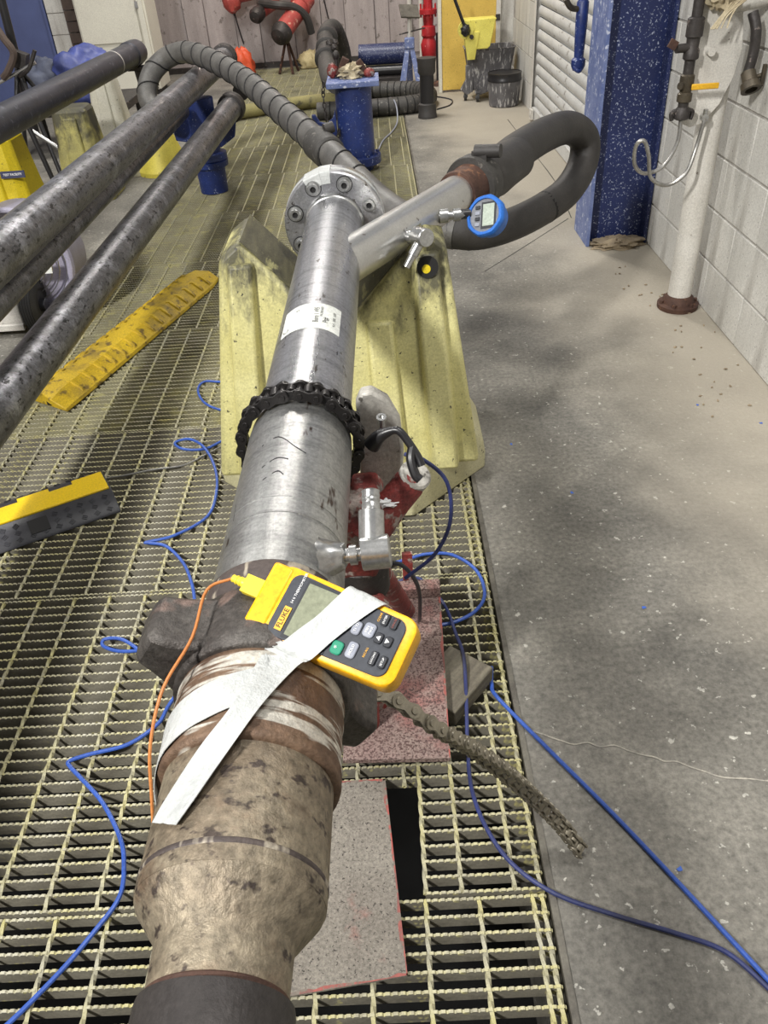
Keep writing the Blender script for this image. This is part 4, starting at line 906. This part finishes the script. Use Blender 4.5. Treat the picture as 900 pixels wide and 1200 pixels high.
for i in range(1, len(cpth)):
    acc += (cpth[i] - cpth[i - 1]).length
    if acc > .024:
        acc = 0; d = (cpth[i] - cpth[i - 1]).normalized(); q = d.to_track_quat('X', 'Z').to_matrix() @ Matrix.Rotation(PI / 2 * (k % 2), 3, 'X')
        put('link', rmesh, t, cpth[i] - t.location, q.to_euler()); k += 1

# ------------------------------------------------------------------ yellow rubber ramp and cable protector
R0, R1 = V((-1.39, 2.79, 0)), V((-.975, 4.09, 0)); rd = (R1 - R0).normalized(); ang = math.atan2(rd.y, rd.x); LR = (R1 - R0).length
T = thing('rubber_ramp', (R0 + R1) / 2, 'worn yellow rubber hose ramp lying diagonally on the grating', 'ramp', rz=ang)
mb = MB(); rr = []
for x, k in ((-LR / 2, .97), (-LR / 2 + .07, 1), (LR / 2 - .12, 1), (LR / 2, .8)):
    rr.append([V((x + (-.03 if y < 0 else .03) * (1 if x < 0 else 0), y * k, z * (1 if k == 1 else .8))) for y, z in ((-.115, .002), (-.11, .018), (-.05, .06), (.05, .06), (.11, .018), (.115, .002))])
mb.loft(rr); part(T, 'ramp_body', mb, ramp_yel, 25, b=.004, local=True)
rib = MB().box((0, 0, 0), (.022, .085, .012), None, .6).mesh('rib', ramp_yel)
for k in range(15):
    x = -LR / 2 + .11 + k * .081
    for sg in (-1, 1):
        o = put('rib', rib, T, (x, sg * .074, .045), Euler((sg * -.60, 0, .0)))
part(T, 'end_slot', MB().box((-LR / 2 - .002, -.03, .02), (.012, .05, .02)), seam_m, local=True)
Cc0, Cc1 = V((-.975, 2.165, 0)), V((-1.29, 1.99, 0)); cd = (Cc0 - Cc1).normalized(); ang = math.atan2(cd.y, cd.x)
T = thing('cable_protector', Cc0, 'black cable protector with bright yellow lid on the grating at the left', 'cable protector', rz=ang)
LC_ = .95
part(T, 'body', MB().prism([(-.14, 0), (-.135, .008), (-.062, .046), (.062, .046), (.135, .008), (.14, 0)], (-LC_, 0, .001), (0, 1, 0), (0, 0, 1), LC_, (1, 0, 0)), prot_blk, b=.002, local=True)
lid = []
xx = -LC_; n_ = 9; stp = LC_ / n_
lp_ = [(-LC_, -.055), (-.006, -.055)]
x = -.006; up_t = True
while x > -LC_ + .01:
    nx = max(-LC_, x - (.10 if up_t else .075)); y_ = .055 if up_t else .034
    lp_ += [(x, y_), (nx, y_)]; x = nx; up_t = not up_t
part(T, 'yellow_lid', MB().prism(lp_, (0, 0, .046), (1, 0, 0), (0, 1, 0), .007, (0, 0, 1)), prot_yel, b=.0015, local=True)
part(T, 'carry_slot', MB().box((-.245, -.098, .0285), (.06, .05, .006), Matrix.Rotation(math.radians(27.5), 3, 'X')), seam_m, local=True)
mb = MB(); sl_a = math.atan2(.038, .073)
for i in range(24):
    for j in range(3):
        bx_ = -.03 - i * .04; yy = -.078 - j * .022
        if -.285 < bx_ < -.205 and j < 2: continue
        for q in (-1, 0, 1):
            rt = .6 if (i + j) % 2 else -.6
            for sg in (1, -1):
                Rz = Matrix.Rotation(sl_a * sg, 3, 'X') @ Matrix.Rotation(rt, 3, 'Z')
                zz = .046 - (abs(yy) - .062) * .52
                mb.box(V((bx_, yy * sg, zz)) + Rz @ V((0, q * .0055, .002)), (.016, .0022, .0022), Rz)
o = part(T, 'tread_pattern', mb, prot_blk, local=True); o['kind'] = 'stuff'

# ------------------------------------------------------------------ cables
def cable(pts, r, m, label, name='cable', group='blue cables on the floor', z=None):
    pts = [V((p[0], p[1], (p[2] if z is None else z))) for p in pts]
    return solo(name, MB().tube(pts, r, 8, 6), m, label, 'cable', group)
zc = .0055
cable([(-0.60, 2.93), (-0.696, 2.897), (-0.776, 2.908), (-0.792, 2.837), (-0.746, 2.727), (-0.661, 2.657), (-.55, 2.63)], .0048, cab_blue, 'short blue cable loop at the foot of the big yellow saddle', z=zc)
cable([(-.55, 2.48, zc), (-0.630, 2.438, zc), (-0.690, 2.388, zc), (-0.769, 2.396, zc), (-0.809, 2.441, zc), (-0.757, 2.452, zc + .006), (-0.689, 2.382, zc + .010), (-0.634, 2.262, zc), (-0.607, 2.123, zc), (-0.616, 1.985, zc), (-0.703, 1.898, zc), (-0.785, 1.872, zc), (-0.775, 1.866, zc), (-0.719, 1.846, zc), (-0.651, 1.762, zc), (-0.608, 1.665, zc), (-0.585, 1.58, zc), (-.57, 1.5, zc)],
      .0048, cab_blue, 'blue cable snaking from the yellow saddle to the pipe\'s left side')
cable([(-.50, 1.47, zc), (-0.626, 1.446, zc), (-0.689, 1.423, zc), (-0.756, 1.422, zc), (-0.805, 1.444, zc), (-0.804, 1.465, zc + .004), (-0.753, 1.455, zc + .008), (-0.684, 1.402, zc), (-0.612, 1.320, zc), (-.55, 1.28, zc)], .0048, cab_blue, 'blue cable loop left of the wing nut lug')
cable([(-.55, 1.33), (-0.588, 1.236), (-0.604, 1.181), (-0.662, 1.127), (-0.746, 1.105), (-0.788, 1.089), (-0.780, 1.073), (-0.750, 1.045), (-0.682, 0.979), (-0.624, 0.897), (-0.601, 0.841), (-0.592, 0.771), (-0.624, 0.705), (-0.679, 0.621), (-0.765, 0.523), (-.9, .42)], .0048, cab_blue, 'blue cable running to the lower left corner of the grating', z=zc)
cable([(-.06, 1.70), (0.012, 1.723), (0.067, 1.741), (0.141, 1.731), (0.202, 1.659), (0.215, 1.563), (0.185, 1.500), (0.129, 1.463), (0.07, 1.45)], .0048, cab_blue, 'blue cable loop behind the red base plate', z=zc)
cable([(-.03, 1.60, .03), (0.04, 1.61, .03), (0.098, 1.507, .03), (0.122, 1.39, .03), (0.130, 1.30, .060), (0.128, 1.22, .059), (0.122, 1.13, .03), (0.117, 1.061, zc), (0.116, 0.965, zc), (0.136, 0.876, zc), (0.177, 0.798, zc), (0.248, 0.736, zc), (0.350, 0.691, zc), (0.448, 0.655, zc), (0.527, 0.619, zc), (0.577, 0.558, zc), (0.602, 0.515, zc), (.66, .4, zc)], .0046, cab_navy, 'dark cable passing over the timber block and onto the concrete')
cable([(.20, 1.30, zc), (0.194, 1.245, zc), (0.203, 1.205, zc), (0.291, 1.062, zc), (0.399, 0.890, zc), (0.489, 0.736, zc), (0.582, 0.571, zc), (0.606, 0.525, zc), (.65, .43, zc)], .0048, cab_blue, 'straight blue cable from the timber block across the concrete')
cable([(.012, 1.165, .735), (.045, 1.15, .73), (.085, 1.15, .68), (.09, 1.14, .60), (.06, 1.13, .53), (.0, 1.12, .48)], .0038, cab_navy, 'thin dark cable hanging from the vise crank', group='thin dark cables')
cable([(-.06, 1.14, .50), (-.01, 1.14, .50), (.02, 1.18, .42), (.03, 1.25, .30), (.03, 1.4, .08), (.04, 1.55, .065)], .0045, cab_black, 'black cable behind the red base plate bar', group='thin dark cables')
solo('rope', MB().tube(Z([(-1.006, 2.238), (-0.949, 2.248), (-0.851, 2.274), (-0.749, 2.290), (-0.684, 2.348), (-0.60, 2.43)], .005), .0035, 8, 8), tube_m, 'thin silver twisted rope from the cable protector to the saddle', 'rope')
cable([(-.05, 6.25, .005), (.02, 6.9, .006), (0.11, 7.25, .006), (0.165, 7.55, .02), (.17, 7.75, .10), (0.14, 7.95, .14), (.08, 8.0, .13)], .006, btn_grey, 'thin grey cable beside the big round blue post', group='thin dark cables')
cable([(.55, 8.05), (.68, 8.2), (.72, 8.45), (.6, 8.65), (.45, 8.7)], .006, cab_black, 'thin black cable loop behind the standing black pipe', group='thin dark cables', z=.006)

# ------------------------------------------------------------------ fan cart at the left
T = thing('drum_fan', (-1.80, 3.7, 0), 'lilac grey drum fan on a white wheeled base behind the grey pipes', 'fan')
part(T, 'drum', MB().lathe((-1.73, 3.86, .27), (.12, -1, .12), [(0, .235), (.01, .255), (.28, .255), (.29, .245), (.29, .235), (.23, .225), (.18, .05)], 48, False), fan_m)
part(T, 'drum_face', MB().lathe((-1.705, 3.65, .295), (.12, -1, .12), [(0, .23), (.01, .225), (.03, .1), (.035, .02)], 40), fan_m)
for k in range(6):
    r = .05 + .032 * k; ring = [V((-1.695, 3.595, .302)) + V((math.cos(a) * r, .0 + .12 * math.cos(a) * r, math.sin(a) * r)) for a in [2 * PI * j / 28 for j in range(29)]]
    part(T, 'guard_ring', MB().tube(ring, .003, 5, raw=True), steel_fit)
part(T, 'base_box', MB().box((-1.93, 3.62, .10), (.40, .20, .13)), white_p, b=.006)
part(T, 'base_bar', MB().box((-1.93, 3.50, .045), (.42, .02, .03)), white_p, b=.003)
for (wx, wy) in ((-1.655, 3.55), (-2.20, 3.55)):
    wh = part(T, 'wheel', MB().lathe((wx - .035, wy, .125), (1, 0, 0), [(0, .08), (.004, .11), (.014, .124), (.056, .124), (.066, .11), (.07, .08), (.06, .07)], 32), tyre_m)
    for k in range(5): part(wh, 'tread_groove', MB().lathe((wx - .024 + k * .012, wy, .125), (1, 0, 0), [(0, .1245), (.003, .1245)], 32, False), seam_m)
    part(wh, 'hub', MB().cyl((wx + .02, wy, .125), (wx + .05, wy, .125), .03), dark_pipe)
part(T, 'paper_tag', MB().box((-1.58, 3.56, .30), (.10, .004, .06), Matrix.Rotation(-.3, 3, 'X')), label_m)

# ------------------------------------------------------------------ far left clutter
T = thing('cream_cabinet', (-2.85, 10.0, 0), 'tall cream cabinet with flat door at the back left', 'cabinet')
part(T, 'body', MB().bx((-3.18, 10.0, .05), (-2.42, 10.5, 2.3)), cream_m, b=.006)
dd = part(T, 'door', MB().bx((-3.16, 9.98, .52), (-2.52, 10.0, 2.25)), cream_m, b=.004)
part(dd, 'latch', MB().box((-2.50, 9.97, .86), (.03, .03, .06)), steel_fit)
part(T, 'side_rail', MB().bx((-2.50, 9.97, .05), (-2.44, 10.0, 2.3)), cream_m, b=.003); part(T, 'plinth', MB().bx((-3.16, 10.01, 0), (-2.45, 10.4, .05)), black_iron)
T = thing('tarp_heap', (-2.65, 7.6, .0), 'crumpled blue tarp piled on a low dark trolley', 'tarp')
part(T, 'blue_sheet', MB().blob((-2.50, 7.6, .50), (.30, .28, .24), .28, 1.7, 56, 36, seed=3, flat=.36), tarp_m, 80)
part(T, 'grey_sheet', MB().blob((-2.78, 7.52, .48), (.24, .22, .22), .3, 1.9, 50, 30, seed=9, flat=.36), tarp_g, 80)
T = thing('low_trolley', (-2.6, 7.5, 0), 'low black trolley with steel rim beneath the blue tarp', 'trolley')
part(T, 'deck', MB().bx((-3.1, 7.2, .30), (-2.08, 8.0, .36)), black_iron, b=.005); part(T, 'rim', MB().bx((-3.1, 7.16, .33), (-2.08, 7.2, .37)), edge_m, b=.004)
for x_ in (-3.05, -2.15):
    for y_ in (7.25, 7.9): part(T, 'leg', MB().cyl((x_, y_, 0), (x_, y_, .31), .025), black_iron)
T = thing('black_tripod', (-2.630, 6.6, 0), 'black tripod stand with clamps in the upper left corner', 'tripod')
part(T, 'mast', MB().cyl((-2.630, 6.6, .3), (-2.580, 6.62, 1.5), .03), black_paint)
for a in (.3, 2.3, 4.4, 5.3): part(T, 'leg', MB().cyl((-2.620, 6.6, .75), (-2.62 + .42 * math.cos(a), 6.6 + .42 * math.sin(a), 0.0), .016), black_paint)
part(T, 'clamp', MB().box((-2.560, 6.55, .80), (.10, .08, .10), Matrix.Rotation(.4, 3, 'Y')).tube([(-2.580, 6.5, .7), (-2.480, 6.45, .75), (-2.400, 6.45, .86)], .014, 8), black_iron)
part(T, 'strap', MB().tube([(-2.680, 6.5, 1.1), (-2.600, 6.46, .95), (-2.560, 6.46, .85), (-2.630, 6.46, .75), (-2.700, 6.5, .7)], .025, 8), brown_blk)
part(T, 'crossbar', MB().cyl((-2.880, 6.5, .62), (-2.440, 6.5, .78), .012), steel_fit)
T = thing('black_mat_stand', (-2.35, 6.2, 0), 'thin black leg stand on a round foot mat behind the yellow saddle', 'stand')
part(T, 'leg', MB().cyl((-2.42, 6.15, .02), (-2.52, 6.2, .5), .018), black_paint); part(T, 'foot_mat', MB().lathe((-2.40, 6.12, 0), (0, 0, 1), [(0, .11), (.012, .105), (.015, .0)], 24), tyre_m)
part(T, 'brace', MB().cyl((-2.5, 6.2, .4), (-2.28, 6.2, .22), .014), steel_fit)
solo('black_bottle', MB().lathe((-2.42, 5.98, .05), (.5, -.6, 0), [(0, .02), (.03, .045), (.15, .045), (.17, .03), (.20, .03)], 20), black_paint, 'black cylinder lying beside the yellow saddle', 'cylinder')
solo('kerb_block', MB().box((-2.50, 5.5, .06), (.36, .14, .12), Matrix.Rotation(.35, 3, 'Z')), concrete, 'low concrete kerb behind the bright yellow saddle', 'kerb', b=.01)

# ------------------------------------------------------------------ far background: red pipework, hoses, stands
T = thing('red_manifold', (-1.0, 11.0, 0), 'dusty red pipe manifold with black end caps at the back wall', 'pipework')
part(T, 'main_pipe', MB().cyl((-1.06, 10.72, .44), (-.77, 11.22, .72), .105, 28), red_pipe)
part(T, 'end_cap', MB().lathe((-1.06, 10.72, .44), V((-.34, -.63, -.34)), [(-.02, .12), (.03, .125), (.06, .11), (.10, .095), (.125, .05), (.13, 0.01)], 28), black_iron)
part(T, 'pipe_joint', MB().lathe((-.86, 11.08, .64), V((.34, .63, .34)), [(0, .105), (.01, .125), (.05, .125), (.06, .105)], 28), red_pipe)
part(T, 'side_cap', MB().lathe((-1.34, 10.9, .62), V((-.3, -.8, -.2)), [(-.1, .07), (0, .085), (.05, .085), (.10, .06), (.11, .0)], 24), black_iron)
part(T, 'side_pipe', MB().cyl((-1.34, 10.9, .62), (-1.16, 11.26, .7), .07, 24), red_pipe)
part(T, 'cross_pipe', MB().cyl((-1.70, 11.15, .80), (-.95, 11.24, .88), .09, 24), red_pipe)
part(T, 'cross_end', MB().blob((-1.66, 11.15, .76), (.11, .11, .13), .15, 3), red_pipe)
part(T, 'wrapped_hose', MB().tube([(-1.3, 11.0, .72), (-1.1, 10.85, .70), (-.9, 10.9, .66), (-.78, 10.95, .55), (-.74, 11.0, .38)], .045, 10), rubber)
for q in ((-1.16, 10.8), (-.99, 10.72), (-.94, 10.95)): part(T, 'stand_leg', MB().cyl((-1.03, 10.82, .38), (q[0], q[1], 0), .016, 8), rust_m)
solo('orange_bag', MB().blob((-1.56, 10.6, .12), (.13, .12, .2), .35, 2.2, seed=4, flat=.001), orange_bag, 'bright orange bag slumped by the back wall', 'bag', ang=80)
solo('foam_lump', MB().blob((-.80, 11.1, .07), (.13, .09, .11), .5, 3, seed=2, flat=.001), foam_m, 'pale cream foam lump on the floor by the back wall', 'foam', ang=80)
for (x_, z_, lb_) in ((-1.72, .78, 'left black wire hanging on the back wall'), (-.62, .9, 'black wire hanging right of the red manifold')):
    solo('wall_wire', MB().tube([(x_, 11.38, z_ + .3), (x_ + .02, 11.37, z_), (x_ + .06, 11.37, z_ - .3), (x_ + .1, 11.37, z_ - .5)], .008, 6), black_paint, 'thin ' + lb_, 'wire')
T = thing('wrapped_hose', (-.4, 8.0, .4), 'black coupled hose rising behind the big round blue post', 'hose')
part(T, 'hose_body', MB().tube([(-.30, 6.6, .50), (-.36, 7.0, .48), (-.42, 7.8, .46), (-.44, 8.3, .52), (-.45, 8.8, .60), (-.38, 9.1, .60), (-.32, 9.25, .40), (-.30, 9.3, .08)], .075, 18), rubber_d)
for (y_, z_) in ((8.0, .475), (8.3, .52), (8.6, .57)): part(T, 'coupling', MB().lathe((-.435, y_, z_), (-.02, 1, .16), [(0, .08), (.01, .10), (.08, .10), (.09, .08)], 20), rubber)
for k in range(6): part(T, 'coupling_knob', MB().blob((-.38 + .03 * math.cos(k * 2), 8.0 + .1 * k, .56 + .02 * math.sin(k)), (.03, .03, .03), .3, 3), black_iron)
solo('dusty_hose', MB().tube([(-1.54, 8.05, .065), (-1.25, 8.25, .065), (-.93, 8.42, .065), (-.60, 8.52, .065), (-.30, 8.56, .065)], .06, 16), dust_hose, 'yellow dusted hose lying crosswise on the far grating', 'hose')
T = thing('coiled_hose', (.2, 8.3, 0), 'black corrugated hose coiled on the floor beside the blue post', 'hose')
hpth = smooth_path([(-.55, 7.95, .075), (-.1, 7.93, .075), (.25, 7.96, .075), (.43, 8.08, .075), (.50, 8.38, .075), (.42, 8.66, .075), (.2, 8.78, .075), (-.1, 8.85, .075), (-.4, 8.9, .075)], 8)
part(T, 'hose_body', MB().tube(hpth, .075, 18, raw=True), rubber_d)
HF = path_frames(hpth)
for i in range(2, len(hpth) - 1, 2): part(T, 'wrap_ring', MB().lathe(hpth[i], HF[i][2], [(0, .076), (.004, .078), (.012, .076)], 18, False), seam_m)
T = thing('black_stand_tube', (.445, 7.76, 0), 'upright black tube with thick collars at the concrete edge', 'tube')
part(T, 'tube', MB().cyl((.445, 7.76, .0), (.445, 7.76, .46), .062, 24), black_paint); part(T, 'top_collar', MB().lathe((.445, 7.76, .34), (0, 0, 1), [(0, .064), (.02, .078), (.09, .078), (.115, .084), (.13, .084), (.13, .06)], 24), rubber)
part(T, 'bottom_collar', MB().lathe((.445, 7.76, .0), (0, 0, 1), [(0, .086), (.02, .086), (.03, .08), (.11, .08), (.12, .064)], 24), rubber)
T = thing('blue_pipe_length', (.1, 9.6, .2), 'short blue pipe lying on a dark rail at the back', 'pipe')
part(T, 'pipe', MB().cyl((-.16, 9.6, .29), (.36, 9.55, .29), .10, 24), blue_col); part(T, 'black_under_pipe', MB().cyl((-.2, 9.55, .145), (.36, 9.5, .145), .05, 16), black_paint)
solo('dark_rail', MB().bx((-.25, 9.4, .0), (.28, 9.62, .094)), black_iron, 'dark steel rail on the floor before the short blue pipe', 'rail', b=.005)
T = thing('jack_stand', (.36, 9.2, 0), 'pale blue jack stand with tilted square head plate', 'stand')
for (q, rr_) in (((.26, 9.1), .0), ((.46, 9.1), 0), ((.36, 9.4), 0)): part(T, 'leg', MB().loft([[V((.36 + dx, 9.2 + dy, .48)) for dx, dy in ((-.02, -.01), (.02, -.01), (.02, .01), (-.02, .01))], [V((q[0] + dx, q[1] + dy, 0)) for dx, dy in ((-.035, -.015), (.035, -.015), (.035, .015), (-.035, .015))]][::-1]), blue_pale, b=.004)
part(T, 'neck', MB().cyl((.36, 9.2, .44), (.37, 9.2, .66), .022), white_p); part(T, 'wing_bar', MB().cyl((.26, 9.18, .50), (.52, 9.2, .54), .007), black_iron)
part(T, 'head_plate', MB().box((.37, 9.2, .69), (.19, .16, .02), Euler((.65, .1, .2)).to_matrix()), edge_m, b=.003); part(T, 'ratchet', MB().box((.36, 9.18, .42), (.10, .06, .10)), blue_pale, b=.01)
T = thing('red_hydrant', (.57, 9.5, 0), 'red hydrant riser with flanged valve beside the yellow sheet', 'hydrant')
part(T, 'riser', MB().cyl((.575, 9.5, .0), (.575, 9.5, 1.6), .045, 20), red_hyd)
part(T, 'valve_body', MB().lathe((.575, 9.5, .22), (0, 0, 1), [(0, .06), (.03, .075), (.14, .085), (.2, .06), (.22, .075), (.30, .07), (.31, .05), (.36, .055), (.40, .055), (.41, .09), (.45, .09), (.46, .05)], 24), red_hyd)
for a in range(6): part(T, 'flange_bolt', MB().cyl((.575 + .075 * math.cos(a), 9.5 + .075 * math.sin(a), .60), (.575 + .075 * math.cos(a), 9.5 + .075 * math.sin(a), .72), .01, 8), red_hyd)
part(T, 'black_pipe', MB().cyl((.66, 9.3, 0), (.66, 9.3, .48), .025), black_paint); part(T, 'foot', MB().lathe((.66, 9.3, 0), (0, 0, 1), [(0, .07), (.03, .06), (.05, .03)], 16), rust_m)
for x_ in (.34, .48): solo('wall_conduit', MB().cyl((x_ + .12, 11.36, 0), (x_ + .12, 11.36, 2.8), .03), white_p, 'white vertical conduit %s on the back wall' % ('left of the red riser' if x_ < .4 else 'directly behind the red riser'), 'conduit')
T = thing('yellow_sheet', (.89, 8.92, 0), 'yellow plywood sheet standing upright in the far corner', 'sheet')
part(T, 'board', MB().bx((.665, 8.88, .02), (1.19, 8.91, 2.5)), ply_yel, b=.003); part(T, 'edge_post', MB().bx((.63, 8.87, .0), (.665, 8.93, 2.5)), cream_m, b=.004)
part(T, 'right_post', MB().bx((1.19, 8.87, 0), (1.235, 8.93, 2.5)), white_p, b=.004); part(T, 'hinge', MB().box((1.205, 8.862, .62), (.04, .02, .05)), black_iron); part(T, 'back_panel', MB().bx((1.235, 8.90, 0), (1.37, 8.95, 2.5)), block_m)
# mop bucket with wringer, bucket
T = thing('mop_bucket', (1.06, 8.45, 0), 'splashed grey mop bucket on castors with pale yellow wringer', 'bucket')
def rr_ring(cx2, cy2, lx, ly, r, z):
    return [V((cx2 + x, cy2 + y, z)) for x, y in rrect(lx, ly, ly, r, 4)]
part(T, 'tub', MB().loft([rr_ring(1.08, 8.50, .36, .26, .05, .09), rr_ring(1.08, 8.50, .40, .30, .06, .25), rr_ring(1.08, 8.50, .46, .34, .07, .42), rr_ring(1.08, 8.50, .48, .36, .07, .43), rr_ring(1.08, 8.50, .45, .33, .07, .43), rr_ring(1.08, 8.50, .36, .26, .05, .13)]), tub_m, 45)
part(T, 'front_foot', MB().prism([(0, .05), (.06, .08), (.06, .30), (-.01, .30), (-.01, .18), (-.06, .10)], (.86, 8.36, 0), (1, 0, 0), (0, 0, 1), .06, (0, 1, 0)), tub_m, b=.006); part(T, 'side_rib', MB().prism([(0, .05), (.10, .08), (.10, .26), (.04, .22), (-.02, .12)], (.96, 8.30, 0), (1, 0, 0), (0, 0, 1), .05, (0, 1, 0)), tub_m, b=.006)
for (x_, y_) in ((.85, 8.40), (.955, 8.30), (1.2, 8.36)):
    cs = part(T, 'castor', MB().cyl((x_ - .012, y_, .038), (x_ + .012, y_, .038), .036, 18), tyre_m); part(cs, 'fork', MB().box((x_, y_, .085), (.05, .04, .02)).cyl((x_ - .02, y_, .038), (x_ + .02, y_, .038), .012), tub_m)
wr_ = part(T, 'wringer', MB().loft([[V((x * k + .95 + sh, 8.36 + y, z)) for x, y in ((-.13, -.10), (.13, -.10), (.13, .10), (-.13, .10))] for z, k, sh in ((.44, .72, -.01), (.46, .85, -.0), (.66, 1.05, .02), (.675, 1.12, .02))]), pail_yel, b=.006)
part(wr_, 'wringer_cheek', MB().lathe((.835, 8.24, .60), (0, 1, 0), [(0, .07), (.05, .07)], 24), pail_yel); part(wr_, 'wringer_foot', MB().prism([(-.05, 0), (.02, 0), (.06, .22), (-.08, .22)], (.90, 8.25, .36), (1, 0, 0), (0, 0, 1), .02, (0, 1, 0)), pail_yel, b=.003)
part(wr_, 'pivot', MB().blob((.83, 8.22, .60), (.04, .04, .045), .3, 3), black_paint); part(wr_, 'lever', MB().cyl((.83, 8.22, .61), (.70, 8.20, .92), .014), black_paint); part(wr_, 'cheek_bolt', MB().cyl((.885, 8.215, .545), (.885, 8.24, .545), .018), black_iron)
T = thing('paint_pail', (1.17, 8.08, 0), 'round black pail streaked with grey next to the shutter rail', 'pail')
part(T, 'body', MB().lathe((1.17, 8.06, 0), (0, 0, 1), [(0, .125), (.01, .135), (.22, .148), (.27, .15), (.27, .142), (.04, .128), (.04, .01)], 36, False), tub_m); part(T, 'rim', MB().lathe((1.17, 8.06, .205), (0, 0, 1), [(0, .15), (.004, .155), (.02, .155), (.03, .15), (.06, .153), (.068, .156), (.07, .144)], 36, False), black_paint)
part(T, 'dark_lining', MB().lathe((1.17, 8.06, .20), (0, 0, 1), [(0, .14), (.07, .1435)], 36), black_paint)
# debris on the concrete
for (x_, y_) in ((.62, 1.475), (.55, 2.0), (.40, 2.3), (.50, .78), (1.28, 2.35), (1.1, 2.5)):
    a = random.random() * 6; solo('paint_chip', MB().prism([(0, 0), (.012, .002), (.010, .008), (.002, .009)], (x_, y_, .0005), (math.cos(a), math.sin(a), 0), (-math.sin(a), math.cos(a), 0), .001), chip_m,
         'tiny blue paint chip lying on the bare concrete floor', 'paint chip', 'blue paint chips on the concrete')
mb = MB()
for k in range(44):
    x_ = random.uniform(1.12, 1.37); y_ = random.uniform(2.4, 3.9); mb.blob((x_, y_, .003), (random.uniform(.002, .007), random.uniform(.002, .006), .003), .9, 3, 9, 6, seed=k, flat=.0005)
o = solo('wall_debris', mb, dirt_m, 'scattered grit and flakes along the foot of the block wall', 'debris'); o['kind'] = 'stuff'
